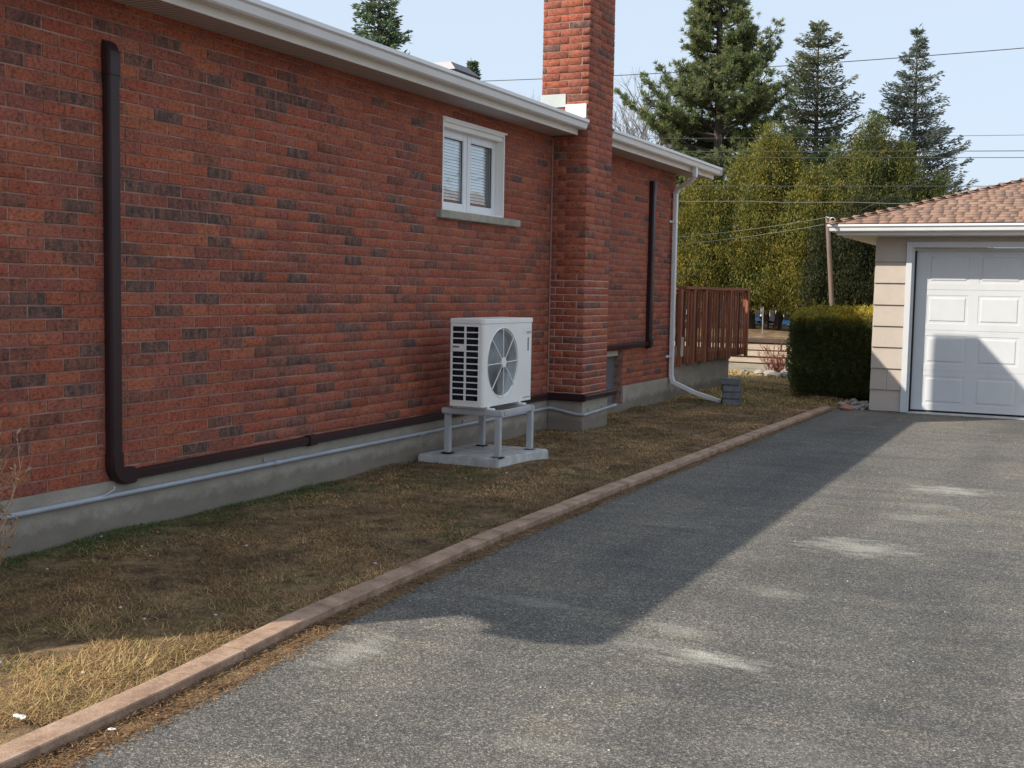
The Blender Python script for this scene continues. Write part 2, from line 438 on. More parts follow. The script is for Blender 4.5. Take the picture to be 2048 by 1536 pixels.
class MB:
    """collects shapes in world coordinates, builds one mesh object"""
    def __init__(s):
        s.v = []; s.f = []

    def add(s, vs, fs):
        k = len(s.v)
        s.v += [tuple(p) for p in vs]
        s.f += [tuple(i + k for i in f) for f in fs]
        return s

    def box(s, a, b_):
        (x0, y0, z0), (x1, y1, z1) = a, b_
        vs = [(x0, y0, z0), (x1, y0, z0), (x1, y1, z0), (x0, y1, z0), (x0, y0, z1), (x1, y0, z1), (x1, y1, z1), (x0, y1, z1)]
        return s.add(vs, [(0, 3, 2, 1), (4, 5, 6, 7), (0, 1, 5, 4), (1, 2, 6, 5), (2, 3, 7, 6), (3, 0, 4, 7)])

    def obox(s, p0, p1, w, h, up=(0, 0, 1)):
        """box beam from p0 to p1"""
        p0 = Vector(p0); p1 = Vector(p1)
        d = (p1 - p0).normalized(); up = Vector(up)
        sd = d.cross(up)
        if sd.length < 1e-4:
            sd = d.cross(Vector((1, 0, 0)))
        sd.normalize(); u = sd.cross(d).normalized()
        vs = []
        for p in (p0, p1):
            for a_, c_ in ((-1, -1), (1, -1), (1, 1), (-1, 1)):
                vs.append(p + sd * (a_ * w / 2) + u * (c_ * h / 2))
        return s.add(vs, [(0, 1, 2, 3), (7, 6, 5, 4), (0, 4, 5, 1), (1, 5, 6, 2), (2, 6, 7, 3), (3, 7, 4, 0)])

    def tube(s, pts, r, n=8, caps=True):
        pts = [Vector(p) for p in pts]
        rs = r if isinstance(r, (list, tuple)) else [r] * len(pts)
        prev = None; rings = []
        for i, p in enumerate(pts):
            if i == 0: d = pts[1] - pts[0]
            elif i == len(pts) - 1: d = pts[-1] - pts[-2]
            else: d = (pts[i + 1] - p).normalized() + (p - pts[i - 1]).normalized()
            d.normalize()
            if prev is None:
                a_ = d.cross(Vector((0, 0, 1)))
                if a_.length < 1e-3: a_ = d.cross(Vector((1, 0, 0)))
            else:
                a_ = prev - d * prev.dot(d)
            a_.normalize(); prev = a_
            c_ = d.cross(a_)
            rings.append([p + (a_ * math.cos(2 * math.pi * k / n) + c_ * math.sin(2 * math.pi * k / n)) * rs[i] for k in range(n)])
        vs = [q for rg in rings for q in rg]; fs = []
        for i in range(len(pts) - 1):
            for k in range(n):
                fs.append((i * n + k, i * n + (k + 1) % n, (i + 1) * n + (k + 1) % n, (i + 1) * n + k))
        if caps:
            fs.append(tuple(range(n - 1, -1, -1)))
            fs.append(tuple((len(pts) - 1) * n + k for k in range(n)))
        return s.add(vs, fs)

    def sweep(s, prof, pts, closed=True, caps=True):
        """prof: list of (u,w) in a plane given per-point by (origin, U, W)"""
        n = len(prof); vs = []
        for (o_, U, Wv) in pts:
            o_ = Vector(o_); U = Vector(U); Wv = Vector(Wv)
            vs += [o_ + U * a_ + Wv * c_ for a_, c_ in prof]
        fs = []
        m_ = n if closed else n - 1
        for i in range(len(pts) - 1):
            for k in range(m_):
                fs.append((i * n + k, i * n + (k + 1) % n, (i + 1) * n + (k + 1) % n, (i + 1) * n + k))
        if caps and closed:
            fs.append(tuple(range(n - 1, -1, -1)))
            fs.append(tuple((len(pts) - 1) * n + k for k in range(n)))
        return s.add(vs, fs)

    def disc(s, c, ax1, ax2, r, n=24, depth=0.0, nrm=None):
        c = Vector(c); a1 = Vector(ax1); a2 = Vector(ax2)
        nv = Vector(nrm) if nrm else a1.cross(a2)
        f_ = [c + (a1 * math.cos(2 * math.pi * k / n) + a2 * math.sin(2 * math.pi * k / n)) * r for k in range(n)]
        if depth:
            bk = [p - nv * depth for p in f_]
            fs = [tuple(range(n)), tuple(range(2 * n - 1, n - 1, -1))]
            fs += [(k, n + k, n + (k + 1) % n, (k + 1) % n) for k in range(n)]
            return s.add(f_ + bk, fs)
        return s.add(f_, [tuple(range(n))])

    def build(s, name, mat, parent=None, base=None, smooth=False, bevel=0.0, norm=True):
        me = bpy.data.meshes.new(name)
        off = BASE[parent] if parent is not None else Vector(base or (0, 0, 0))
        me.from_pydata([(x - off.x, y - off.y, z - off.z) for x, y, z in s.v], [], s.f)
        if norm or bevel:
            bm = bmesh.new(); bm.from_mesh(me)
            if norm:
                bmesh.ops.recalc_face_normals(bm, faces=bm.faces)
            if bevel:
                bmesh.ops.bevel(bm, geom=[e for e in bm.edges if len(e.link_faces) == 2 and e.calc_face_angle(0) > 0.6], offset=bevel, segments=2, affect='EDGES', clamp_overlap=True)
            bm.to_mesh(me); bm.free()
        if smooth:
            me.polygons.foreach_set('use_smooth', [True] * len(me.polygons))
            try:
                me.set_sharp_from_angle(angle=math.radians(40))
            except Exception:
                pass
        me.update()
        return link(me, name, mat, parent, off)


def array_mesh(name, V, F, mat, parent=None, base=None, colors=None, attr='lc'):
    """big meshes from numpy; V (n,3) world, F (m,k), colors (n,3|4) per vertex"""
    off = BASE[parent] if parent is not None else Vector(base or (0, 0, 0))
    V = np.asarray(V, np.float32) - np.array(off, np.float32)
    F = np.asarray(F, np.int32)
    me = bpy.data.meshes.new(name)
    k = F.shape[1]
    me.vertices.add(len(V)); me.vertices.foreach_set('co', V.ravel())
    me.loops.add(F.size); me.loops.foreach_set('vertex_index', F.ravel())
    me.polygons.add(len(F)); me.polygons.foreach_set('loop_start', np.arange(0, F.size, k, dtype=np.int32))
    me.update(calc_edges=True)
    me.validate()
    if colors is not None:
        c = np.ones((len(V), 4), np.float32)
        c[:, :colors.shape[1]] = colors
        a_ = me.attributes.new(attr, 'FLOAT_COLOR', 'POINT')
        a_.data.foreach_set('color', c.ravel())
    return link(me, name, mat, parent, off)


def unit(a):
    return a / np.maximum(np.linalg.norm(a, axis=-1, keepdims=True), 1e-9)


def leaf_quads(P, D, length, width, flat=None):
    """rhombic leaves at P along D; returns V,F"""
    n = len(P)
    D = unit(D)
    R = rng.normal(size=(n, 3)) if flat is None else flat
    S = unit(np.cross(D, R))
    length = np.broadcast_to(length, (n,))[:, None]; width = np.broadcast_to(width, (n,))[:, None]
    v0 = P; v1 = P + D * length * 0.5 + S * width * 0.5; v2 = P + D * length; v3 = P + D * length * 0.5 - S * width * 0.5
    V = np.stack([v0, v1, v2, v3], 1).reshape(-1, 3)
    F = np.arange(4 * n).reshape(-1, 4)
    return V, F


def lumps(P, seed, freq):
    """cheap smooth 3-d noise in 0..1"""
    r = np.random.default_rng(seed)
    s = np.zeros(len(P))
    amp = 0
    for o in range(4):
        for _ in range(5):
            k = r.normal(size=3) * freq * (1.9 ** o)
            ph = r.uniform(0, 6.28)
            s += np.sin(P @ k + ph) * 0.75 ** o
            amp += 0.5 * 0.75 ** (2 * o)
    return np.clip(0.5 + s / math.sqrt(amp) * 0.28, 0, 1)


# ------------------------------------------------------------------ ground, drive, raised yard
gm = MB()
xs = [-400, -60, -20, -5] + [i * 0.16 for i in range(0, 16)] + [2.6, 3, 6, 12, 40, 400]
ys = [-400, -60, -10, 0] + [1.5 + 0.25 * i for i in range(0, 92)] + [30, 60, 150, 900]
gv = []
for y in ys:
    for x in xs:
        z = 0.0
        if 0.05 < x < 2.05 and 1 < y < 23:
            z = 0.012 + 0.012 * math.sin(x * 5.1 + y * 1.3) * math.sin(y * 2.7 - x) + 0.008 * math.sin(y * 6.1 + x * 7)
        gv.append((x, y, z))
gf = [(j * len(xs) + i, j * len(xs) + i + 1, (j + 1) * len(xs) + i + 1, (j + 1) * len(xs) + i) for j in range(len(ys) - 1) for i in range(len(xs) - 1)]
gm.add(gv, gf)
lawn = gm.build('lawn_ground', 'lawn_soil', smooth=True)
props(lawn, 'brown early spring lawn ground', kind='structure')

# edge of the asphalt follows the kerb
KOUT = [(-8, 2.75), (0, 2.48), (2.0, 2.375), (3.3, 2.325), (4.4, 2.225), (6.4, 2.165), (8.5, 2.165), (10.3, 2.19), (13.0, 2.235), (15.4, 2.28), (16.15, 2.31)]
GAP = [(-8, .1), (0, .12), (2.7, .14), (3.9, .16), (4.5, .10), (6, .09), (9, .07), (14, .05), (16.2, .02)]


def lerp_tab(tab, y):
    for (a_, p), (b_, q) in zip(tab, tab[1:]):
        if a_ <= y <= b_:
            return p + (q - p) * (y - a_) / (b_ - a_)
    return tab[-1][1] if y > tab[-1][0] else tab[0][1]


dm = MB()
dy = [-8 + 0.5 * i for i in range(49)] + [16.3]
dv = []
for i, y in enumerate(dy):
    wob = 0.018 * math.sin(i * 2.3) + 0.012 * math.sin(i * 5.1)
    dv += [(lerp_tab(KOUT, y) + lerp_tab(GAP, y) + wob, y, 0.005), (9.0, y, 0.005)]
dm.add(dv, [(2 * i, 2 * i + 1, 2 * i + 3, 2 * i + 2) for i in range(len(dy) - 1)])
drive = dm.build('driveway', 'asphalt')
props(drive, 'worn grey asphalt driveway with pale dust patches', kind='structure')
am = MB()
am.add([(3.22, 16.3, 0.006), (6.1, 16.3, 0.006), (6.1, 16.62, 0.03), (3.22, 16.62, 0.03), (2.6, 16.29, 0.006)], [(0, 1, 2, 3)])
apron = am.build('garage_apron', 'concrete_pale')
props(apron, 'pale concrete threshold strip under the garage door', kind='structure')

tm = MB()
tv = []
tx = [-60, -20, -8, -4, -2, 0, 2, 4, 8, 20, 60]
ty = [23.75, 26, 30, 34, 45, 90]
tz = [0.62, 0.64, 0.66, 0.66, 0.7, 0.7]
for y, z in zip(ty, tz):
    for x in tx:
        tv.append((x, y, z + 0.03 * math.sin(x * 1.7 + y)))
tm.add(tv, [(j * 11 + i, j * 11 + i + 1, (j + 1) * 11 + i + 1, (j + 1) * 11 + i) for j in range(5) for i in range(10)])
terr = tm.build('raised_terrain', 'lawn_soil', smooth=True)
props(terr, 'raised back yard behind the timber wall', kind='structure')

# kerb blocks
kerb = empty('kerb', (2.1, 8, 0), 'weathered brown edging strip between brown lawn and asphalt driveway', 'kerb')
kerb['kind'] = 'structure'
KW = 0.118


def kerb_frame(y):
    x = lerp_tab(KOUT, y)
    x2 = lerp_tab(KOUT, y + 0.2); x1 = lerp_tab(KOUT, y - 0.2)
    d = Vector((x2 - x1, 0.4, 0)).normalized()
    n_ = Vector((d.y, -d.x, 0))
    return Vector((x, y, 0)), n_


y = -1.0
ki = 0
while y < 16.1:
    ln = 2.42 + random.uniform(-.03, .03)
    y1 = min(y + ln, 16.15)
    if y1 > 1.0:
        mb = MB()
        zt = 0.045 + random.uniform(-.004, .004); dxk = random.uniform(-.004, .004)
        prof = [(-KW, -0.06), (0, -0.06), (0.001, zt - .005), (-.004, zt), (-KW + .005, zt + 0.001), (-KW, zt - .005)]
        fr_ = []
        nseg = 10
        for i in range(nseg + 1):
            yy = y + 0.004 + (y1 - y - 0.008) * i / nseg
            o_, n_ = kerb_frame(yy)
            fr_.append((o_ + n_ * (dxk + random.uniform(-.002, .002)), n_, (0, 0, 1)))
        mb.sweep(prof, fr_)
        mb.build('kerb_block', 'kerb_concrete', kerb)
    y = y1 + 0.0

# ------------------------------------------------------------------ the house
CH, BL = 0.0769, 0.251          # course height, brick length with joint
FTOP = 0.404 - CH               # top of the foundation
HY0, HY1 = 1.94, 16.25          # house corners along the drive
house = empty('brick_house', (0, 9, 0), 'red brick bungalow with white gutter, chimney and small white window', 'house')
WIN = (9.47, 10.735, 0.404 + CH * 24 + 0.03, 3.085)    # y0,y1,z0,z1 of the window opening
WIN = (9.47, 10.735, 2.255, 3.085)
BAS = (13.45, 14.27, 0.10, 0.80)


def ringed_slab(mb, x0, x1, y0, y1, z0, z1, holes):
    """slab in the yz plane with rectangular holes (holes do not overlap in y)"""
    yy = y0
    for (a_, b_, c_, d_) in sorted(holes):
        if a_ > yy:
            mb.box((x0, yy, z0), (x1, a_, z1))
        if c_ > z0:
            mb.box((x0, a_, z0), (x1, b_, c_))
        if d_ < z1:
            mb.box((x0, a_, d_), (x1, b_, z1))
        yy = b_
    if yy < y1:
        mb.box((x0, yy, z0), (x1, y1, z1))


mb = MB()
ringed_slab(mb, -0.16, -0.0045, HY0 + .008, HY1 - .008, FTOP, 3.24, [WIN, (BAS[0], BAS[1], FTOP - .01, BAS[3])])
wall = mb.build('wall', 'mortar', house)
mb = MB()   # other walls of the house, out of the picture
mb.box((-8.2, HY0, 0), (-0.17, HY0 + .2, 3.24)); mb.box((-8.2, HY1 - .2, 0), (-0.17, HY1, 3.24)); mb.box((-8.4, HY0, 0), (-8.2, HY1, 3.24))
mb.build('other_walls', 'mortar', house)
mb = MB()
mb.box((-8.1, HY0 + .25, 3.25), (-0.05, HY1 - .25, 3.3))
mb.build('ceiling', 'dark_inside', house)

# brick template: chamfered front face
def brick_arrays(l, h, d, ch=0.0022):
    a, c = l / 2, h / 2
    v = [(-d, -a, -c), (-d, a, -c), (-d, a, c), (-d, -a, c),
         (-ch, -a, -c), (-ch, a, -c), (-ch, a, c), (-ch, -a, c),
         (0, -a + ch, -c + ch), (0, a - ch, -c + ch), (0, a - ch, c - ch), (0, -a + ch, c - ch)]
    f = [(8, 9, 10, 11), (4, 5, 9, 8), (5, 6, 10, 9), (6, 7, 11, 10), (7, 4, 8, 11), (0, 1, 5, 4), (1, 2, 6, 5), (2, 3, 7, 6), (3, 0, 4, 7)]
    return np.array(v, float), np.array(f, int)


REDS = [(0.382, 0.121, 0.076), (0.405, 0.129, 0.075), (0.354, 0.112, 0.076), (0.368, 0.127, 0.085), (0.391, 0.116, 0.068), (0.331, 0.112, 0.081), (0.359, 0.115, 0.074), (0.419, 0.138, 0.078), (0.317, 0.109, 0.075), (0.396, 0.112, 0.069)]
MIDS = [(0.262, 0.115, 0.085), (0.235, 0.109, 0.083), (0.276, 0.112, 0.078), (0.221, 0.110, 0.087)]
DARKS = [(0.185, 0.112, 0.092), (0.200, 0.118, 0.094), (0.168, 0.106, 0.090)]

DARK_AT = {}
for tok in ("0:23d26m28m 1:24d27m34d 2:17m24m30d 3:17m27m32m 4:18m27d29m 5:20m34m 6:19d23d29d32d 7:17d27d28m 8:23d34d45d 9:17m19d21d24m26m30m "
            "10:23d24m25d30d33m36m 11:32m35m38m 12:17m18d22d28d29m 13:17d23d28m30m33m35m37m40d 14:21d 15:24m25d27d 16:21d 17:18d27m30d 18:24d32d37m "
            "19:18m25d30d35m38m 20:19d21d22d23d24d29m30m46m 21:22m28d31m34d42m 22:20m21d22d24d25d27d30m38m 23:25d33d 24:24d33d 25:23m26m27d 26:36d "
            "27:27d34d 28:18m19d22d24m45m 29:42d 30:34d 31:23m26d 32:21d24d26d27d28d29m45d 33:17m25d27m34d 34:20m22d27m32m").split():
    k_, rest = tok.split(':')
    num = ''
    for ch_ in rest:
        if ch_ in 'dm':
            DARK_AT[(int(k_), int(num))] = ch_; num = ''
        else:
            num += ch_


def brick_color(kind, r):
    pal = {'r': REDS, 'm': MIDS, 'd': DARKS}[kind]
    c = np.array(r.choice(pal))
    return c * r.uniform(0.87, 1.10)


br = random.Random(5)
wall_bricks = []      # (y0,y1,z0,z1,kind)
for k in range(-1, 37):
    z0 = 0.404 + k * CH; z1 = z0 + CH
    n = 5
    while True:
        ya = (k % 2) * BL / 2 + (n + 1) * BL
        yb = ya + BL
        if ya > HY1: break
        if yb > HY0:
            kind = DARK_AT.get((k, n))
            if kind is None:
                if n > 47 or n < 17:
                    u = br.random(); kind = 'd' if u < .055 else ('m' if u < .13 else 'r')
                else:
                    kind = 'm' if br.random() < .07 else 'r'
            segs = [(max(ya, HY0), min(yb, HY1))]
            for (wa, wb, wc, wd) in (WIN, BAS):
                if z1 > wc + .02 and z0 < wd - .02:
                    ns = []
                    for (p, q) in segs:
                        if q <= wa or p >= wb: ns.append((p, q))
                        else:
                            if p < wa - .02: ns.append((p, wa + .01))
                            if q > wb + .02: ns.append((wb - .01, q))
                    segs = ns
            for (p, q) in segs:
                if q - p > 0.03 and z1 < 3.26:
                    # sill stone replaces one course
                    if p < 11.06 and q > 9.36 and abs((z0 + z1) / 2 - 2.215) < .03:
                        for (p2, q2) in ((p, min(q, 9.36)), (max(p, 11.06), q)):
                            if q2 - p2 > .03: wall_bricks.append((p2, q2, z0, z1, kind))
                    else:
                        wall_bricks.append((p, q, z0, z1, kind))
        n += 1
in_view = [b_ for b_ in wall_bricks if b_[0] > 4.42 and abs((b_[1] - b_[0]) - BL) < .002 and not (b_[0] < 4.62 and b_[2] > 1.9)]
in_view.sort(key=lambda b_: b_[0] + 0.0 * b_[2])
singles = set(in_view[:300])
JT = 0.010
variants = {}
for kind, cnt in (('r', 14), ('m', 5), ('d', 5)):
    variants[kind] = []
    for i in range(cnt):
        V, Fc = brick_arrays(BL - JT, CH - JT, 0.05)
        rr = random.Random(100 + i)
        V[8:12, 0] += [rr.uniform(-.0012, .0012) for _ in range(4)]
        me = bpy.data.meshes.new('brick')
        me.from_pydata([tuple(p) for p in V], [], [tuple(f) for f in Fc])
        a_ = me.attributes.new('bc', 'FLOAT_COLOR', 'POINT')
        c = brick_color(kind, rr)
        al = {'r': 0.25, 'm': 0.7, 'd': 0.9}[kind]
        a_.data.foreach_set('color', np.tile(np.append(c, al), (len(V), 1)).ravel().astype(np.float32))
        me.materials.append(MATS['brick'])
        variants[kind].append(me)
FV, FF, FC = [], [], []
cnt = 0


def field_brick(center, l, h, d, kind, r, rotz=0.0, out=None):
    """adds one brick to the joined arrays; rotz turns its face from +x"""
    V, Fc = brick_arrays(l, h, d)
    V[:, 0] += r.uniform(-.002, .0015)
    V[8:12, 0] += [r.uniform(-.0012, .0012) for _ in range(4)]
    if rotz:
        c_, s_ = math.cos(rotz), math.sin(rotz)
        V = np.stack([V[:, 0] * c_ - V[:, 1] * s_, V[:, 0] * s_ + V[:, 1] * c_, V[:, 2]], 1)
    V = V + np.array(center)
    k = sum(len(a) for a in out[0])
    out[0].append(V); out[1].append(Fc + k)
    c = brick_color(kind, r); al = {'r': 0.25, 'm': 0.7, 'd': 0.9}[kind]
    out[2].append(np.tile(np.append(c, al), (12, 1)))


out = ([], [], [])
# running vertex count kept by hand for speed
class Acc:
    def __init__(s): s.V = []; s.F = []; s.C = []; s.n = 0
    def add(s, V, F_, C):
        s.V.append(V); s.F.append(F_ + s.n); s.C.append(C); s.n += len(V)
    def build(s, name, mat, parent, attr='bc', base=None):
        return array_mesh(name, np.concatenate(s.V), np.concatenate(s.F), mat, parent, base, np.concatenate(s.C), attr)


def acc_brick(acc, center, l, h, d, kind, r, rotz=0.0):
    V, Fc = brick_arrays(l, h, d)
    V[:, 0] += r.uniform(-.002, .0015)
    V[8:12, 0] += [r.uniform(-.0012, .0012) for _ in range(4)]
    if rotz:
        c_, s_ = math.cos(rotz), math.sin(rotz)
        V = np.stack([V[:, 0] * c_ - V[:, 1] * s_, V[:, 0] * s_ + V[:, 1] * c_, V[:, 2]], 1)
    c = brick_color(kind, r); al = {'r': 0.25, 'm': 0.7, 'd': 0.9}[kind]
    acc.add(V + np.array(center), Fc, np.tile(np.append(c, al), (12, 1)))


hb = BASE[house]
acc = Acc()
for b_ in wall_bricks:
    (p, q, z0, z1, kind) = b_
    if b_ in singles:
        o = bpy.data.objects.new('brick', br.choice(variants[kind]))
        o.parent = wall
        o.location = (br.uniform(-.0025, .0015) - hb.x, (p + q) / 2 - hb.y + br.uniform(-.0012, .0012), (z0 + z1) / 2 - hb.z + br.uniform(-.001, .001))
        o.rotation_euler = (br.gauss(0, .0025), br.gauss(0, .004), br.gauss(0, .003))
        COL.objects.link(o)
    else:
        acc_brick(acc, (0, (p + q) / 2, (z0 + z1) / 2), q - p - JT, CH - JT, 0.05, kind, br)
bf = acc.build('brick_field', 'brick', wall)
props(bf, kind='stuff')

# chimney
CX0, CX1, CY0, CY1, CZT = -0.14, 0.415, 11.905, 12.64, 5.00
mb = MB()
mb.box((CX0 + .01, CY0 + .005, 1.72), (CX1 - .005, CY1 - .005, CZT))
chim = mb.build('chimney', 'mortar', house)
mb = MB()
mb.box((-.003, CY0 + .0045, 0.34), (CX1 - .0045, CY1 - .0055, 1.719))
mb.build('repointed_mortar', 'mortar_repointed', chim)
acc = Acc()
cr = random.Random(21)
k = 0
z = 0.345
while z + CH < CZT + .01:
    low = z < 3.1
    xa = 0.004 if low else CX0
    zc = z + CH / 2
    A = k % 2 == 0
    # near face (towards -y)
    rowsx = [(CX1 - BL + .006, CX1), (CX1 - 2 * BL + .006, CX1 - BL + .006), (CX1 - 3 * BL, CX1 - 2 * BL + .006)] if A else \
            [(CX1 - .09 - BL, CX1 - .09), (CX1 - .09 - 2 * BL, CX1 - .09 - BL)]
    def kd():
        u = cr.random()
        return 'd' if u < .07 else ('m' if u < .16 else 'r')
    for (p, q) in rowsx:
        p = max(p, xa)
        if q - p > .03:
            e_ = JT / 2 if abs(q - CX1) < 1e-6 else 0.0
            acc_brick(acc, ((p + q + e_) / 2, CY0, zc), q - p - JT + e_, CH - JT, .08, kd(), cr, -math.pi / 2)
    # outer face (towards +x)
    yy = CY0 + .09 if A else CY0
    while yy < CY1 - .02:
        y2 = min(yy + BL, CY1)
        if CY1 - y2 < .06: y2 = CY1
        e_ = JT / 2 if abs(yy - CY0) < 1e-6 else 0.0
        acc_brick(acc, (CX1, (yy + y2 - e_) / 2, zc), y2 - yy - JT + e_, CH - JT, .08, kd(), cr)
        yy = y2
    # far face, only above the roof matters
    if z > 3.0:
        for (p, q) in rowsx:
            p = max(p, xa)
            if q - p > .03:
                acc_brick(acc, ((p + q) / 2, CY1, zc), q - p - JT, CH - JT, .03, kd(), cr, math.pi / 2)
    z += CH; k += 1
cb = acc.build('brick_field', 'brick', chim)
props(cb, kind='stuff')
mb = MB(); mb.box((CX0, CY0, CZT + .003), (CX1, CY1, CZT + .06))
mb.build('cap', 'concrete', chim, bevel=.01)
mb = MB()   # stepped flashing on the near face
mb.box((CX0 - .004, CY0 - .007, 3.52), (0.15, CY0 - .003, 3.66)); mb.build('flashing', 'flashing_dull', chim)
mb = MB(); mb.box((0.152, CY0 - .012, 3.395), (CX1 - .02, CY0 - .004, 3.545)); mb.build('flashing', 'flashing_bright', chim)
mb = MB(); mb.box((0.004, CY0 - .010, 0.36), (0.016, CY0 + .006, 3.19)); mb.build('caulk_bead', 'caulk', chim)

# foundation
mb = MB()
ringed_slab(mb, -.25, 0.012, HY0, HY1 + .01, -0.3, FTOP, [(BAS[0], BAS[1], .10, FTOP + .05)])
fnd = mb.build('foundation', 'concrete', house)
mb = MB(); mb.box((.013, CY0 - .012, -.3), (CX1 + .012, CY1 + .012, 0.335)); mb.build('chimney_footing', 'concrete', house, bevel=.006)
mb = MB()
mb.box((-.002, 13.40, .0), (.022, 13.44, .34)); mb.build('foundation_joint', 'concrete_dark', fnd)

# window: casing, two sashes, panes, blind, sill
wy0, wy1, wz0, wz1 = WIN
win = MB()
xr = -0.085
win.box((xr - .05, wy0, wz0), (0.004, wy0 + .022, wz1))      # near jamb
win.box((xr - .05, wy1 - .022, wz0), (0.004, wy1, wz1))      # far jamb
win.box((xr - .05, wy0 + .022, wz1 - .030), (0.010, wy1 - .022, wz1))
win.box((xr - .05, wy0 + .022, wz0), (-.002, wy1 - .022, wz0 + .018))
wino = win.build('window', 'casing_white', house, bevel=.002)
mb = MB(); mb.box((.002, wy0 - .02, wz1 - .004), (.016, wy1 + .03, wz1 + .012)); mb.build('drip_cap', 'casing_white', wino)
mb = MB(); mb.box((-.03, wy0 + .023, wz1 - .075), (-.012, wy1 - .023, wz1 - .0305)); mb.build('head_trim', 'casing_white', wino)
mb = MB(); mb.box((xr - .05, wy0 + .0225, wz1 - .0752), (-.0305, wy1 - .0225, wz1 - .0306)); mb.build('head_filler', 'casing_white', wino)
mid = (wy0 + wy1) / 2 - 0.0
for (a_, b_) in ((wy0 + .0225, mid - .004), (mid + .004, wy1 - .0225)):
    mb = MB()
    zb, ztp = wz0 + .0185, wz1 - .0755
    fw = 0.072
    mb.box((xr - .04, a_, zb), (xr, a_ + fw, ztp)); mb.box((xr - .04, b_ - fw, zb), (xr, b_, ztp))
    mb.box((xr - .04, a_ + fw, zb), (xr, b_ - fw, zb + fw)); mb.box((xr - .04, a_ + fw, ztp - fw), (xr, b_ - fw, ztp))
    mb.build('sash', 'white_vinyl', wino, bevel=.004)
    mb = MB(); mb.box((xr - .028, a_ + fw - .004, zb + fw - .004), (xr - .022, b_ - fw + .004, ztp - fw + .004)); mb.build('pane', 'pane_glass', wino)
    mb = MB()
    for (e0, e1) in (((a_ + fw - .001, zb + fw - .002), (b_ - fw + .001, zb + fw + .006)), ((a_ + fw - .001, ztp - fw - .006), (b_ - fw + .001, ztp - fw + .002)),
                     ((b_ - fw - .006, zb + fw), (b_ - fw + .002, ztp - fw)), ((a_ + fw - .002, zb + fw), (a_ + fw + .006, ztp - fw))):
        mb.box((xr - .021, e0[0], e0[1]), (xr - .014, e1[0], e1[1]))
    mb.build('gasket', 'black_rubber', wino)
bl = MB()
zz = wz0 + .12
while zz < wz1 - .12:
    bl.add([(xr - .034, wy0 + .05, zz), (xr - .034, wy1 - .17, zz), (xr - .052, wy1 - .17, zz + .027), (xr - .052, wy0 + .05, zz + .027)], [(0, 1, 2, 3)])
    zz += 0.029
bl.build('blind', 'blind', wino, norm=False)
mb = MB()
mb.box((-1.2, wy0 - .3, 1.2), (-1.15, wy1 + .5, 3.2)); mb.box((-1.2, wy1 + .45, 1.2), (-.2, wy1 + .5, 3.2)); mb.box((-1.2, wy0 - .35, 1.2), (-.2, wy0 - .3, 3.2)); mb.box((-1.2, wy0 - .3, 1.15), (-.2, wy1 + .5, 1.2))
mb.build('room_inside', 'dark_inside', wino)
mb = MB(); mb.box((-.10, 9.375, 2.180), (0.045, 11.05, 2.253)); mb.build('sill', 'sill_stone', wino, bevel=.006)

# basement window behind the chimney
mb = MB()
mb.box((-.155, BAS[0], .72), (-.06, BAS[1] - .03, .798)); mb.box((-.155, BAS[0], .02), (-.06, BAS[0] + .05, .72))
bw = mb.build('basement_window', 'beige_paint', house)
mb = MB(); mb.box((-.16, BAS[0], .0), (-.115, BAS[1], .72)); mb.build('pane', 'basement_glass', bw)
mb = MB(); mb.box((-.25, BAS[1] - .006, .1), (-.012, BAS[1] - .002, .8)); mb.build('jamb', 'mortar', bw)

# eaves: soffit, fascia, gutter on both sides of the chimney
RE0, RE1 = 1.53, 17.02
EAV = [(RE0, CY0 - .012), (CY1 + .012, RE1)]
SZ = 3.215
for i, (a_, b_) in enumerate(EAV):
    mb = MB(); mb.box((0.002, a_ + .01, SZ), (.292, b_ - .01, SZ + .008)); mb.build('soffit', 'soffit_metal', house)
    mb = MB()
    bb = b_ if i else b_ - .03
    mb.box((.30, a_, SZ - .008), (.318, bb, 3.40)); mb.build('fascia', 'cream_metal', house)
    mb = MB(); mb.box((.2925, a_ + .01, SZ - .004), (.2995, bb - .01, SZ + .03)); mb.build('soffit_gap_dark', 'black_rubber', house)  # black strip painted in for the shaded gap between soffit and fascia
    prof = [(0, 0), (.075, 0), (.088, .012), (.100, .060), (.118, .074), (.118, .104), (.108, .104), (.108, .082), (.092, .070), (.080, .020), (.070, .010), (.006, .010), (.006, .110), (0, .110)]
    mb = MB()
    mb.sweep(prof, [((.3185, a_ - (.01 if i == 0 else 0), 3.265), (1, 0, 0), (0, 0, 1)), ((.3185, b_ + (.02 if i else 0), 3.265), (1, 0, 0), (0, 0, 1))])
    gut = mb.build('gutter', 'white_metal', house)
    mb = MB(); yy = a_ + .4
    while yy < b_ - .1:
        mb.box((.326, yy, 3.366), (.426, yy + .018, 3.370)); yy += .75
    mb.build('hanger', 'white_metal', gut)
    mb = MB()
    ye = b_ + (.0205 if i else 0.001)
    if i: mb.box((.3185, ye, 3.262), (.437, ye + .004, 3.372)); mb.build('end_cap', 'white_metal', gut)

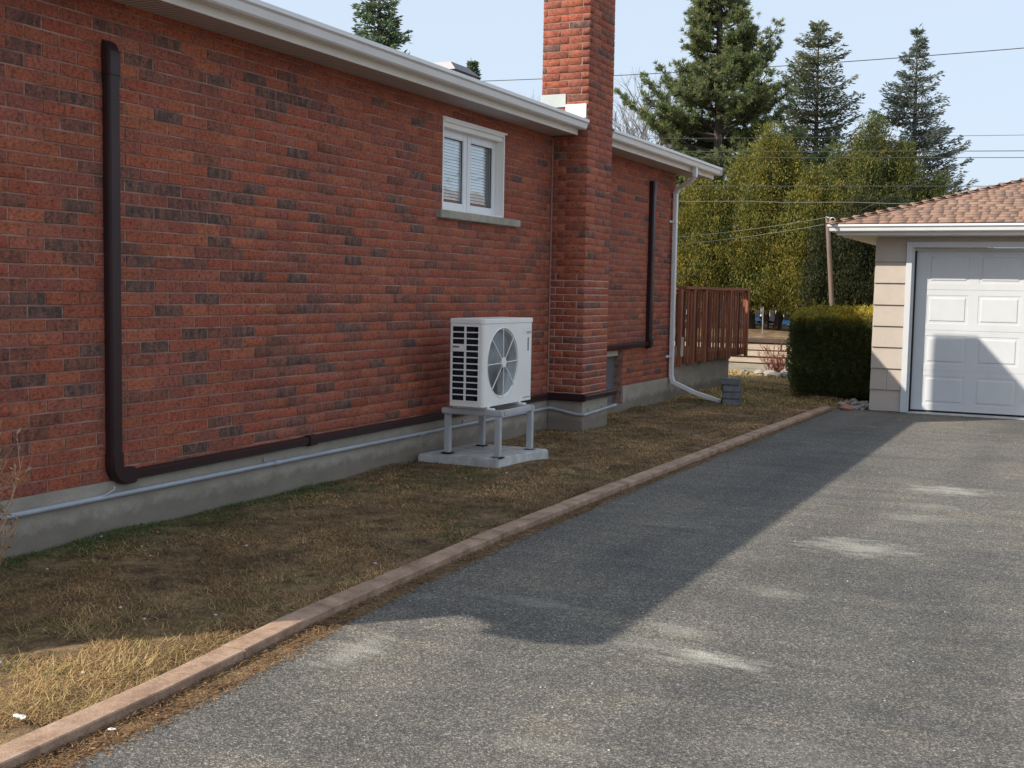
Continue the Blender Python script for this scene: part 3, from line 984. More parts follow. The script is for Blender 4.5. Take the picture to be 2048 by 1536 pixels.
# roof: low gable, ridge along the drive
SL = 0.325
RX, RZ = 0.33, 3.405
rdx = -4.15
rz_r = RZ + (RX - rdx) * SL
mb = MB()
def roof_slab(mb, xa, za, xb, zb, y0, y1, t=.05):
    mb.add([(xa, y0, za), (xa, y1, za), (xb, y1, zb), (xb, y0, zb), (xa, y0, za - t), (xa, y1, za - t), (xb, y1, zb - t), (xb, y0, zb - t)],
           [(0, 1, 2, 3), (7, 6, 5, 4), (0, 4, 5, 1), (1, 5, 6, 2), (2, 6, 7, 3), (3, 7, 4, 0)])
roof_slab(mb, RX, RZ, rdx, rz_r, RE0, CY0 - .004)
roof_slab(mb, CX0 - .003, RZ + (RX - CX0 + .003) * SL, rdx, rz_r, CY0 - .003, CY1 + .003)
roof_slab(mb, RX, RZ, rdx, rz_r, CY1 + .004, RE1)
roof_slab(mb, rdx - .001, rz_r, rdx - (RX - rdx), RZ, RE0, RE1)
roof = mb.build('roof', 'roof_grey', house)
mb = MB()    # gable ends and rake boards
for yg in (HY0 + .05, HY1 - .05):
    mb.add([(-.01, yg, 3.24), (rdx, yg, rz_r - .09), (-8.28, yg, 3.24)], [(0, 1, 2)])
mb.build('gable', 'mortar', house, norm=False)
mb = MB()
for yg in (RE0 - .01, RE1 + .01):
    mb.obox((RX - .0, yg, RZ - .09), (rdx, yg, rz_r - .09), .02, .16)
mb.build('rake_board', 'cream_metal', house)
mb = MB()
for yg0, yg1 in ((RE0, HY0), (HY1, RE1)):
    mb.add([(.29, yg0, 3.25), (.29, yg1, 3.25), (rdx, yg1, rz_r - .16), (rdx, yg0, rz_r - .16)], [(0, 1, 2, 3)])
mb.build('rake_soffit', 'soffit_metal', house, norm=False)
# roof vent
vx, vy, vz = -3.85, 16.45, 4.93
mb = MB(); mb.box((vx - .16, vy - .18, vz - .35), (vx + .16, vy + .20, vz - .02))
vt = mb.build('roof_vent', 'cream_metal', roof)
mb = MB()
h0, h1 = .30, .20
mb.add([(vx - h0, vy - h0, vz - .03), (vx + h0, vy - h0, vz - .03), (vx + h0, vy + h0 + .25, vz - .03), (vx - h0, vy + h0 + .25, vz - .03),
        (vx - h1 - .03, vy - h0 + .03, vz + .09), (vx + h1, vy - h0 + .03, vz + .09), (vx + h1, vy + h1 + .1, vz + .09), (vx - h1 - .03, vy + h1 + .1, vz + .09)],
       [(0, 3, 2, 1), (4, 5, 6, 7), (0, 1, 5, 4), (1, 2, 6, 5), (2, 3, 7, 6), (3, 0, 4, 7)])
mb.build('roof_vent', 'vent_metal', roof)

# downspout at the far corner
mb = MB()
path = [(.372, 15.93, 3.27), (.372, 15.93, 3.15), (.30, 15.97, 3.09), (.10, 16.06, 3.00), (.055, 16.08, 2.93), (.055, 16.10, .36), (.085, 16.10, .27), (.40, 16.09, .14), (.79, 16.06, .035)]
pp = [Vector(p) for p in path]
prof = [(-.036, -.027), (.036, -.027), (.036, .027), (-.036, .027)]
fr_ = []
for i, p in enumerate(pp):
    d = ((pp[min(i + 1, len(pp) - 1)] - p).normalized() if i < len(pp) - 1 else (p - pp[i - 1]).normalized())
    if 0 < i < len(pp) - 1:
        d = (d + (p - pp[i - 1]).normalized()).normalized()
    U = Vector((0, 1, 0)); U = (U - d * U.dot(d)).normalized()
    fr_.append((p, U, d.cross(U)))
mb.sweep(prof, fr_)
ds = mb.build('downspout', 'white_metal', house, bevel=.004)
for zc in (2.52, .62):
    mb = MB(); mb.box((.0125, 16.03, zc), (.086, 16.04, zc + .03)); mb.box((.004, 15.98, zc), (.012, 16.04, zc + .03))
    mb.build('strap', 'white_metal', ds)

# ------------------------------------------------------------------ brown line covers and grey conduit
cov = empty('line_cover', (0.04, 5.36, .3), 'dark brown line cover running down the brick and along the foundation', 'pipe cover')
PRF = [(-.05, 0), (-.05, .048), (-.036, .066), (.036, .066), (.05, .048), (.05, 0)]
yc = 5.385
mb = MB(); mb.sweep([(-.046, 0), (-.046, .042), (-.034, .058), (.034, .058), (.046, .042), (.046, 0)], [((.002, yc, .42), (0, 1, 0), (1, 0, 0)), ((.002, yc, 2.80), (0, 1, 0), (1, 0, 0))])
mb.build('duct', 'brown_plastic', cov, smooth=True)
mb = MB()
cp = [(-.051, 0), (-.051, .047), (-.038, .064), (.038, .064), (.051, .047), (.051, 0)]
mb.sweep(cp, [((.002, yc, 2.77), (0, 1, 0), (1, 0, 0)), ((.002, yc, 2.90), (0, 1, 0), (1, 0, 0)), ((.002, yc, 2.955), (0, .96, 0), (.5, 0, 0)), ((.002, yc, 2.975), (0, .8, 0), (.05, 0, 0))])
mb.build('wall_cap', 'brown_plastic', cov, smooth=True)
mb = MB()
el = []
for i in range(7):
    a_ = math.pi / 2 * i / 6
    cyy, czz, rr_ = yc + .085, .435, .085
    el.append(((.002, cyy - rr_ * math.cos(a_), czz - rr_ * math.sin(a_)), (0, math.cos(a_), math.sin(a_)), (1, 0, 0)))
el = [((.002, yc, .50), (0, 1, 0), (1, 0, 0))] + el + [((.002, yc + .15, .350), (0, 0, 1), (1, 0, 0))]
mb.sweep([(-c_[0] if False else c_[0], c_[1]) for c_ in cp], el)
mb.build('elbow', 'brown_plastic', cov, smooth=True)
mb = MB()
hz = .352
hp = [(-.031, 0), (-.031, .036), (-.020, .050), (.020, .050), (.031, .036), (.031, 0)]
mb.sweep(hp, [((.013, yc + .15, hz), (0, 0, 1), (1, 0, 0)), ((.013, 7.42, hz + .012), (0, 0, 1), (1, 0, 0))])
mb.build('duct', 'brown_plastic', cov, smooth=True)
mb = MB()
mb.sweep(hp, [((.013, 7.42, hz + .012), (0, 0, 1), (1, 0, 0)), ((.013, CY0 - .09, hz + .025), (0, 0, 1), (1, 0, 0))])
mb.build('duct', 'brown_plastic', cov, smooth=True)
mb = MB()
cp2 = [(-.040, 0), (-.040, .044), (-.027, .060), (.027, .060), (.040, .044), (.040, 0)]
mb.sweep(cp2, [((.0135, 7.36, hz + .012), (0, 0, 1), (1, 0, 0)), ((.0135, 7.46, hz + .012), (0, 0, 1), (1, 0, 0))])
mb.build('coupling', 'brown_plastic', cov, smooth=True)
mb = MB()
zq = hz + .025
mb.box((.013, CY0 - .080, zq - .04), (CX1 + .072, CY0 - .018, zq + .04))
mb.build('corner_duct', 'brown_plastic', cov, bevel=.015)
mb = MB()
mb.sweep(hp, [((CX1 + .0135, CY0 - .02, zq), (0, 0, 1), (1, 0, 0)), ((CX1 + .0135, 12.80, zq), (0, 0, 1), (1, 0, 0))])
mb.build('duct', 'brown_plastic', cov, smooth=True)

cov2 = empty('line_cover', (0.03, 15.1, .8), 'tall brown line cover on the brick past the chimney, turning above basement window', 'pipe cover')
mb = MB(); mb.sweep([(-.05, 0), (-.05, .05), (-.036, .066), (.036, .066), (.05, .05), (.05, 0)], [((.002, 15.16, .80), (0, 1, 0), (1, 0, 0)), ((.002, 15.17, 2.93), (0, 1, 0), (1, 0, 0))])
mb.build('duct', 'brown_plastic', cov2, smooth=True)
mb = MB(); mb.sweep([(-.056, 0), (-.056, .055), (-.04, .074), (.04, .074), (.056, .055), (.056, 0)], [((.002, 15.17, 2.88), (0, 1, 0), (1, 0, 0)), ((.002, 15.17, 3.02), (0, 1, 0), (1, 0, 0))])
mb.build('wall_cap', 'brown_plastic', cov2, smooth=True)
mb = MB(); mb.sweep(hp, [((.002, 12.66, .845), (0, 0, 1), (1, 0, 0)), ((.002, 15.10, .845), (0, 0, 1), (1, 0, 0))])
mb.build('duct', 'brown_plastic', cov2, smooth=True)
mb = MB(); mb.box((.002, 15.09, .785), (.08, 15.225, .905)); mb.build('elbow', 'brown_plastic', cov2, bevel=.02)

con = empty('conduit', (0.03, 8, .24), 'thin grey electrical conduit along the concrete foundation to the chimney', 'conduit')
mb = MB(); mb.tube([(.036, 4.2, .243), (.036, 6.2, .241), (.036, 7.55, .243), (.036, 9.6, .245), (.038, 11.55, .246), (.042, 11.82, .250), (.08, 11.865, .245), (.36, 11.87, .195), (CX1 + .04, 11.88, .19), (CX1 + .042, 12.0, .195), (CX1 + .04, 12.85, .225)], .0165, 10)
mb.build('tube', 'conduit_grey', con, smooth=True)
for yy in (6.95, 9.05, 11.3):
    mb = MB(); mb.tube([(.036, yy, .242), (.036, yy + .07, .242)], .0205, 10); mb.build('coupling', 'conduit_grey', con, smooth=True)
for (x_, y_, z_) in ((.0, 6.85, .275), (.0, 9.9, .27)):
    mb = MB(); mb.box((.0125, y_, z_ - .012), (.022, y_ + .05, z_ + .02)); mb.build('strap', 'galv', con)
for yy in (12.05, 12.45, 12.7):
    mb = MB(); mb.box((CX1 + .0125, yy, .19), (CX1 + .020, yy + .02, .25)); mb.build('strap', 'galv', con)
wire = MB(); wire.tube([(.05, 5.36, .30), (.055, 5.35, .285), (.05, 5.30, .262), (.04, 5.25, .25)], .006, 6)
wo = wire.build('cable', 'conduit_grey', None, (0, 5.3, .25), smooth=True)
props(wo, 'short grey cable hanging out below the brown cover elbow', 'cable')

# ------------------------------------------------------------------ heat pump on stand on slab
pad = MB()
pad.add([(.06, 8.98, -.1), (.86, 8.99, -.1), (.985, 9.80, -.1), (.18, 9.86, -.1), (.06, 8.98, .075), (.845, 8.995, .095), (.97, 9.79, .095), (.18, 9.85, .085)],
        [(0, 3, 2, 1), (4, 5, 6, 7), (0, 1, 5, 4), (1, 2, 6, 5), (2, 3, 7, 6), (3, 0, 4, 7)])
po = pad.build('slab', 'concrete_pale', None, (.5, 9.4, 0), bevel=.012)
props(po, 'pale concrete slab under the grey metal stand', 'concrete slab')

st = empty('equipment_stand', (.55, 9.4, .09), 'grey metal four legged stand carrying the white heat pump', 'stand')
LEG = [(.30, 9.10), (.815, 9.06), (.825, 9.69), (.33, 9.70)]
for (x, y) in LEG:
    mb = MB(); mb.obox((x, y, .096), (x, y, .445), .052, .052, (0, 1, 0)); mb.build('leg', 'stand_grey', st, bevel=.005)
    mb = MB(); mb.box((x - .046, y - .044, .088), (x + .046, y + .044, .0955)); mb.build('foot_pad', 'black_rubber', st)
mb = MB(); mb.box((.265, 9.035, .446), (.855, 9.095, .498)); mb.build('rail', 'stand_grey', st, bevel=.008)
mb = MB(); mb.box((.265, 9.665, .446), (.855, 9.725, .498)); mb.build('rail', 'stand_grey', st, bevel=.008)
mb = MB(); mb.box((.805, 9.0955, .450), (.857, 9.6645, .4965)); mb.build('rail', 'stand_grey', st, bevel=.008)
mb = MB(); mb.box((.268, 9.0955, .450), (.320, 9.6645, .4965)); mb.build('rail', 'stand_grey', st, bevel=.008)

hp_ = empty('heat_pump', (.55, 9.45, .5), 'white outdoor heat pump unit with round fan grille on grey stand', 'heat pump')
X0, X1, Y0, Y1, Z0, Z1 = .385, .715, 8.97, 9.935, .525, 1.285
FCy, FCz, FR = 9.335, .897, .292
# casing: front with round hole, side with slotted grille
mb = MB()
nseg = 48
rad = .035
# front panel ring -> rectangle, quads between hole and border
hole = [(FCy + FR * math.cos(2 * math.pi * k / nseg), FCz + FR * math.sin(2 * math.pi * k / nseg)) for k in range(nseg)]
bord = []
fy0, fy1, fz0, fz1 = Y0 + rad, Y1 - .012, Z0, Z1 - .045
for k in range(nseg):
    a_ = 2 * math.pi * k / nseg
    dy_, dz_ = math.cos(a_), math.sin(a_)
    t_ = min(((fy1 - FCy) / dy_) if dy_ > 1e-6 else 9, ((fy0 - FCy) / dy_) if dy_ < -1e-6 else 9, ((fz1 - FCz) / dz_) if dz_ > 1e-6 else 9, ((fz0 - FCz) / dz_) if dz_ < -1e-6 else 9)
    bord.append((FCy + dy_ * t_, FCz + dz_ * t_))
# snap nearest to corners
for cy_, cz_ in ((fy0, fz0), (fy0, fz1), (fy1, fz0), (fy1, fz1)):
    j = min(range(nseg), key=lambda i: (bord[i][0] - cy_) ** 2 + (bord[i][1] - cz_) ** 2)
    bord[j] = (cy_, cz_)
vs = [(X1, p[0], p[1]) for p in bord] + [(X1, FCy + (p[0] - FCy) * 1.06, FCz + (p[1] - FCz) * 1.06) for p in hole] + [(X1 - .012, p[0], p[1]) for p in hole] + [(X1 - .09, p[0], p[1]) for p in hole]
fs = []
for r_ in range(3):
    for k in range(nseg):
        fs.append((r_ * nseg + k, r_ * nseg + (k + 1) % nseg, (r_ + 1) * nseg + (k + 1) % nseg, (r_ + 1) * nseg + k))
mb.add(vs, fs)
# rounded front-left corner, left border strips
cor = []
for i in range(6):
    a_ = math.pi / 2 * i / 5
    cor.append((X1 - rad + rad * math.cos(a_), Y0 + rad - rad * math.sin(a_)))
vs = [(x, y, fz0) for x, y in cor] + [(x, y, fz1) for x, y in cor]
mb.add(vs, [(i, i + 1, 6 + i + 1, 6 + i) for i in range(5)])
GX0, GX1, GZ0, GZ1 = .408, .655, .572, 1.222
mb.add([(X0, Y0, fz0), (X1 - rad, Y0, fz0), (X1 - rad, Y0, fz1), (X0, Y0, fz1), (GX0, Y0, GZ0), (GX1, Y0, GZ0), (GX1, Y0, GZ1), (GX0, Y0, GZ1)],
       [(0, 1, 5, 4), (1, 2, 6, 5), (2, 3, 7, 6), (3, 0, 4, 7)])
mb.add([(X1, fy1, fz0), (X1 - .012, Y1, fz0), (X0, Y1, fz0), (X1, fy1, fz1), (X1 - .012, Y1, fz1), (X0, Y1, fz1)], [(0, 1, 4, 3), (1, 2, 5, 4)])
mb.add([(X0, Y0, fz0), (X0, Y1, fz0), (X0, Y1, fz1), (X0, Y0, fz1)], [(0, 1, 2, 3)])
mb.add([(x, y, fz0) for x, y in cor] + [(X0, Y0, fz0), (X0, Y1, fz0), (X1 - .012, Y1, fz0), (X1, fy1, fz0)], [tuple(range(10))])
casing = mb.build('casing', 'casing_white', hp_, norm=False)
mb = MB()
pts_ = cor + [(X0, Y0), (X0, Y1), (X1, Y1)]
o_ = .004
lid = [(X1 + o_, Y1 + o_), (X1 + o_, Y0 + rad), (X1 - .005, Y0 + .01), (X1 - rad, Y0 - o_), (X0 - o_, Y0 - o_), (X0 - o_, Y1 + o_)]
mb.add([(x, y, fz1 + .001) for x, y in lid] + [(x, y, Z1) for x, y in lid], [(5, 4, 3, 2, 1, 0), (6, 7, 8, 9, 10, 11)] + [(i, (i + 1) % 6, 6 + (i + 1) % 6, 6 + i) for i in range(6)])
mb.build('lid', 'casing_white', hp_, bevel=.005)
mb = MB(); mb.box((X0 + .006, Y0 + .02, GZ0 - .02), (X1 - .10, Y0 + .03, GZ1 + .01)); mb.box((X0 + .006, Y0 + .03, Z0 + .01), (X0 + .04, Y1 - .02, fz1 - .02)); mb.box((X1 - .20, Y0 + .03, Z0 + .02), (X1 - .19, Y1 - .02, fz1 - .02))
mb.build('coil', 'coil_dark', hp_)
# side grille: 12 bars and a post
npz = 12
for i in range(npz + 1):
    zc = GZ0 + (GZ1 - GZ0) * i / npz
    mb = MB(); mb.box((GX0 - .004, Y0 - .003, zc - .0052), (GX1 + .004, Y0 + .005, zc + .0052)); mb.build('grille_bar', 'casing_white', hp_)
xm = GX0 + (GX1 - GX0) * .49
for xq in (xm, ):
    mb = MB(); mb.box((xq - .008, Y0 - .005, GZ0), (xq + .008, Y0 + .009, GZ1)); mb.build('grille_post', 'casing_white', hp_)
zc = GZ0 + (GZ1 - GZ0) * 8.02 / npz
mb = MB(); mb.box((GX0 - .008, Y0 - .006, zc + .002), (xm + .01, Y0 + .004, zc + (GZ1 - GZ0) / npz + .002)); plate = mb.build('name_plate', 'casing_white', hp_, bevel=.002)
mb = MB()
xq = GX0 + .004
for wd in (.012, .009, .013, .010, .012, .008):
    mb.box((xq, Y0 - .0075, zc + .026), (xq + wd - .003, Y0 - .0062, zc + .042)); xq += wd
mb.build('lettering', 'logo_ink', plate)
# fan: ring, rings of wire, spokes, hub, blades
mb = MB()
ring = [(X1 + .001, FCy + FR * 1.05 * math.cos(2 * math.pi * k / 48), FCz + FR * 1.05 * math.sin(2 * math.pi * k / 48)) for k in range(49)]
mb.tube(ring, .004, 6, False); mb.build('fan_ring', 'casing_white', hp_, smooth=True)
mb = MB()
for r_ in np.linspace(.06, FR - .008, 24):
    rg = [(X1 - .004 - .010 * (1 - (r_ / FR) ** 2) * -1, FCy + r_ * math.cos(2 * math.pi * k / 36), FCz + r_ * math.sin(2 * math.pi * k / 36)) for k in range(37)]
    mb.tube(rg, .0017, 4, False)
mb.build('fan_guard', 'wire_grey', hp_)
for k in range(8):
    a_ = 2 * math.pi * k / 8 + .03
    mb = MB(); mb.obox((X1 + .006, FCy + .03 * math.cos(a_), FCz + .03 * math.sin(a_)), (X1 + .003, FCy + (FR + .012) * math.cos(a_), FCz + (FR + .012) * math.sin(a_)), .0075, .006, (1, 0, 0))
    mb.build('guard_spoke', 'casing_white', hp_)
mb = MB(); mb.disc((X1 + .014, FCy, FCz), (0, 1, 0), (0, 0, 1), .046, 24, .02, (1, 0, 0)); mb.build('hub_cap', 'casing_white', hp_, bevel=.004)
mb = MB(); mb.disc((X1 - .03, FCy, FCz), (0, 1, 0), (0, 0, 1), .06, 24, .06, (1, 0, 0)); mb.build('fan_hub', 'fan_grey', hp_)
for k in range(3):
    mb = MB(); vs = []; n_ = 9
    a0 = 2 * math.pi * k / 3 + 2.2
    for i in range(n_):
        a_ = a0 + 1.25 * i / (n_ - 1)
        for rr_ in (.05, .17, FR - .015):
            vs.append((X1 - .045 - .05 * i / (n_ - 1) + .012 * (rr_ / FR), FCy + rr_ * math.cos(a_ + .35 * rr_ / FR), FCz + rr_ * math.sin(a_ + .35 * rr_ / FR)))
    fs = [(i * 3 + j, i * 3 + j + 1, i * 3 + j + 4, i * 3 + j + 3) for i in range(n_ - 1) for j in range(2)]
    mb.add(vs, fs); mb.build('fan_blade', 'fan_grey', hp_, norm=False, smooth=True)
# logo strip, sticker, small print, feet
mb = MB()
zq = .985
for hgt in (.020, .016, .018, .019, .016, .020, .015):
    mb.box((X1 + .0008, 9.838, zq), (X1 + .0022, 9.862, zq + hgt - .004)); zq += hgt
mb.build('lettering', 'logo_ink', hp_)
mb = MB(); mb.box((X1 + .0006, 9.74, 1.135), (X1 + .0016, 9.915, 1.195)); sk = mb.build('sticker', 'sticker', hp_)
mb = MB(); mb.box((X1 + .0018, 9.81, 1.153), (X1 + .0024, 9.91, 1.159)); mb.box((X1 + .0018, 9.81, 1.143), (X1 + .0024, 9.90, 1.148)); mb.build('print', 'logo_ink', sk)
mb = MB(); mb.box((X1 + .0008, 9.76, .553), (X1 + .0016, 9.90, .559)); mb.build('print', 'logo_ink', hp_)
for yy in (9.06, 9.69):
    mb = MB(); mb.box((X0 - .02, yy, .4985), (X1 + .045, yy + .05, .5105)); mb.box((X0 + .01, yy + .002, .5105), (X1 - .01, yy + .048, .5245)); mb.build('foot', 'casing_white', hp_, bevel=.002)

# ------------------------------------------------------------------ deck with railing beyond the house
deck = empty('deck', (-.5, 18, 0), 'reddish brown wooden deck with baluster railing beyond the brick wall', 'deck')
mb = MB(); mb.box((-3.2, 16.27, -.2), (-.03, 19.42, .49)); mb.build('foundation', 'concrete', deck)
mb = MB(); mb.box((-3.2, 16.27, .495), (.0, 20.15, .60)); mb.build('floor', 'deck_dark', deck)
mb = MB(); mb.box((.0, 16.27, .50), (.035, 20.17, .62)); mb.build('rim_board', 'deck_wood', deck)
mb = MB(); mb.box((-.06, 16.6, 1.595), (.09, 20.30, 1.635)); mb.build('rail_cap', 'deck_wood', deck, bevel=.005)
mb = MB(); mb.box((.0, 16.6, 1.50), (.036, 20.2, 1.592)); mb.build('top_rail', 'deck_wood', deck)
for yy in (16.42, 17.05, 17.66, 19.05, 20.16):
    mb = MB(); mb.box((.0365, yy - .044, .47), (.085, yy + .044, 1.592)); mb.build('post', 'deck_wood', deck, bevel=.004)
yy = 16.66
i = 0
while yy < 20.12:
    if min(abs(yy - p) for p in (17.05, 17.66, 19.05, 20.16)) > .06:
        mb = MB(); dz = random.uniform(-.02, .02)
        mb.box((.0365, yy - .017, .50 + dz * .4), (.062, yy + .017, 1.56)); mb.build('baluster', 'deck_wood' if i % 4 else 'deck_dark', deck)
    yy += .152; i += 1
yy = -.12
while yy > -3.1:   # end railing along the far side
    mb = MB(); mb.box((yy - .019, 20.16, .56), (yy + .019, 20.2, 1.59)); mb.build('baluster', 'deck_dark', deck); yy -= .12
mb = MB(); mb.box((-3.2, 20.12, 1.595), (-.065, 20.26, 1.635)); mb.build('rail_cap', 'deck_wood', deck)
mb = MB()
mb.box((.088, 16.38, .62), (.11, 16.46, .78)); mb.box((.09, 16.385, .78), (.11, 16.41, .90)); mb.box((.09, 16.43, .78), (.11, 16.455, .90))
bo = mb.build('hanger_bracket', 'beige_paint', None, (.1, 16.42, .6), bevel=.003)
props(bo, 'small cream forked bracket on the deck post beside downspout', 'bracket')

# stacked blocks
for i, (nm, dx_, ro) in enumerate((('lowest', 0, .1), ('second lowest', .012, -.12), ('second from top', -.008, .16), ('topmost', -.02, -.22))):
    mb = MB()
    w_, d_, h_ = .13, .09, .092
    mb.box((-w_, -d_, .002), (w_, d_, h_))
    o = mb.build('paver_block', 'concrete_dark', None, (0, 0, 0), bevel=.012)
    o.location = (.985 + dx_, 15.93, i * .095); o.rotation_euler = (0, .05 * (i - 1.5) * .4, ro + .3)
    props(o, 'weathered grey block, %s of the leaning stack near the downspout' % nm, 'paver block', 'blocks stacked on the lawn')

# ------------------------------------------------------------------ garage
gar = empty('garage', (4.7, 18, 0), 'beige single garage with brown shingle hip roof and white panelled door', 'garage')
GX_0, GX_1, GY_0, GY_1 = 2.80, 6.70, 16.32, 22.2
mb = MB()
mb.box((GX_0, GY_0, 0), (3.20, GY_0 + .12, 2.34)); mb.box((3.20, GY_0, 2.20), (6.08, GY_0 + .12, 2.34)); mb.box((6.08, GY_0, 0), (GX_1, GY_0 + .12, 2.34))
mb.box((GX_0, GY_0 + .12, 0), (GX_0 + .12, GY_1, 2.34)); mb.box((GX_1 - .12, GY_0 + .12, 0), (GX_1, GY_1, 2.34)); mb.box((GX_0 + .12, GY_1 - .12, 0), (GX_1 - .12, GY_1, 2.34))
gw = mb.build('wall', 'siding', gar)
# lapped siding pieces
rowh = .283
sr = random.Random(3)
def lap(x0, x1, zb, zt, mat='siding'):
    t0, t1 = .026, .004
    mb = MB()
    mb.add([(x0, GY_0 - .002, zb), (x1, GY_0 - .002, zb), (x1, GY_0 - .002, zt), (x0, GY_0 - .002, zt), (x0, GY_0 - t0, zb), (x1, GY_0 - t0, zb), (x1, GY_0 - t1, zt), (x0, GY_0 - t1, zt)],
           [(0, 3, 2, 1), (4, 5, 6, 7), (0, 1, 5, 4), (1, 2, 6, 5), (2, 3, 7, 6), (3, 0, 4, 7)])
    return mb.build('siding_board', mat, gw)
for r_ in range(8):
    zb = .02 + r_ * rowh; zt = min(zb + rowh + .01, 2.335)
    if r_ == 1:
        xs_ = [GX_0 - .028, 2.985, 3.168]
    else:
        xs_ = [GX_0 - .028, 3.168]
    for a_, b_ in zip(xs_, xs_[1:]):
        lap(a_ + (.0015 if a_ > 2.9 else 0), b_ - .0015, zb + sr.uniform(-.003, .003), zt)
    lap(6.112, GX_1 + .028, zb, zt)
lap(3.1695, 6.1105, 2.262, 2.336)
for r_ in range(8):      # left side wall
    zb = .02 + r_ * rowh; zt = min(zb + rowh + .01, 2.335)
    mb = MB()
    mb.add([(GX_0 - .002, GY_0 - .02, zb), (GX_0 - .002, GY_1, zb), (GX_0 - .002, GY_1, zt), (GX_0 - .002, GY_0 - .003, zt), (GX_0 - .026, GY_0 - .02, zb), (GX_0 - .026, GY_1, zb), (GX_0 - .004, GY_1, zt), (GX_0 - .004, GY_0 - .003, zt)],
           [(0, 1, 2, 3), (7, 6, 5, 4), (0, 4, 5, 1), (1, 5, 6, 2), (2, 6, 7, 3), (3, 7, 4, 0)])
    mb.build('siding_board', 'siding', gw)
# door casing
for (a_, b_) in (((3.17, .012), (3.245, 2.26)), ((6.035, .012), (6.11, 2.26))):
    mb = MB(); mb.box((a_[0], GY_0 - .045, a_[1]), (b_[0], GY_0 + .01, b_[1])); mb.build('door_casing', 'white_paint', gar, bevel=.004)
mb = MB(); mb.box((3.2455, GY_0 - .045, 2.185), (6.0345, GY_0 + .01, 2.26)); mb.build('door_casing', 'white_paint', gar, bevel=.004)
mb = MB(); mb.box((3.2255, GY_0 + .011, .012), (3.262, GY_0 + .25, 2.185)); mb.box((6.018, GY_0 + .011, .012), (6.055, GY_0 + .25, 2.185)); mb.build('door_jamb', 'white_paint', gar)
mb = MB(); mb.box((3.262, GY_0 + .08, 2.15), (6.018, GY_0 + .25, 2.184)); mb.build('door_jamb', 'white_paint', gar)
mb = MB(); mb.box((3.262, GY_0 + .10, .02), (3.282, GY_0 + .135, 2.15)); mb.build('weather_strip', 'black_rubber', gar)
DY = GY_0 + .15
DX0, DX1 = 3.27, 6.01
mb = MB(); mb.box((DX0, DY, .05), (DX1, DY + .045, 2.15))
door = mb.build('garage_door', 'white_paint', gar)
sech = .5325
for s_ in range(4):
    z0 = .045 + s_ * sech
    for c_ in range(4):
        px0 = 3.43 + c_ * .632; px1 = px0 + .51
        pz0 = z0 + .085; pz1 = z0 + sech - .075
        mb = MB()
        lv = [(0, -.0005), (.006, -.010), (.022, -.012), (.040, .003), (.052, .004)]      # raised panel profile: depth from door face
        vs = []
        for ins, dp in lv:
            yv = DY - .004 + (-dp)
            vs += [(px0 + ins, yv, pz0 + ins), (px1 - ins, yv, pz0 + ins), (px1 - ins, yv, pz1 - ins), (px0 + ins, yv, pz1 - ins)]
        fs = [(l_ * 4 + k, l_ * 4 + (k + 1) % 4, l_ * 4 + 4 + (k + 1) % 4, l_ * 4 + 4 + k) for l_ in range(len(lv) - 1) for k in range(4)]
        fs.append(tuple((len(lv) - 1) * 4 + k for k in range(4)))
        mb.add(vs, fs)
        mb.build('door_panel', 'white_paint', door, norm=False)
    # face of the section around the panels: rails and stiles proud of the core
    mb = MB()
    yb_, yf_ = DY + .001, DY - .004
    xs_ = [DX0] + sum([[3.43 + c_ * .632, 3.43 + c_ * .632 + .51] for c_ in range(4)], []) + [DX1]
    zt_ = z0 + sech - .005
    mb.box((DX0, yf_, z0), (DX1, yb_, z0 + .085)); mb.box((DX0, yf_, z0 + sech - .075), (DX1, yb_, zt_))
    for a_, b_ in zip(xs_[::2], xs_[1::2]):
        mb.box((a_, yf_, z0 + .085), (b_, yb_, z0 + sech - .075))
    mb.build('door_section', 'white_paint', door)
mb = MB(); mb.box((DX0, DY - .002, .022), (DX1, DY + .05, .046)); mb.build('bottom_seal', 'black_rubber', door)

# garage eaves
EX0, EX1, EY0, EY1, EZ = 2.22, 7.25, 15.87, 22.7, 2.475
mb = MB()
mb.add([(EX0 + .12, EY0 + .12, 2.345), (EX1 - .12, EY0 + .12, 2.345), (EX1 - .12, GY_0 + .02, 2.325), (EX0 + .12, GY_0 + .02, 2.325)], [(0, 1, 2, 3)])
mb.add([(EX0 + .12, GY_0 + .02, 2.325), (GX_0 + .02, GY_0 + .02, 2.325), (GX_0 + .02, EY1, 2.325), (EX0 + .12, EY1, 2.325)], [(0, 1, 2, 3)])
mb.build('soffit', 'white_metal', gar, norm=False)
mb = MB()
mb.box((EX0 + .10, EY0 + .10, 2.335), (EX1 - .10, EY0 + .118, 2.46)); mb.box((EX0 + .10, EY0 + .1185, 2.335), (EX0 + .118, EY1, 2.46))
mb.build('fascia', 'white_metal', gar)
gp = [(0, 0), (.070, 0), (.082, .012), (.090, .055), (.108, .068), (.108, .095), (.098, .095), (.098, .074), (.080, .062), (.072, .012), (.006, .010), (.006, .10), (0, .10)]
mb = MB()
mb.sweep(gp, [((EX0 + .0995, EY1, 2.375), (-1, 0, 0), (0, 0, 1)), ((EX0 + .0995, EY0 + .0995, 2.375), (-1, -1, 0), (0, 0, 1)), ((EX1 - .0995, EY0 + .0995, 2.375), (0, -1, 0), (0, 0, 1))])
mb.build('gutter', 'white_metal', gar)
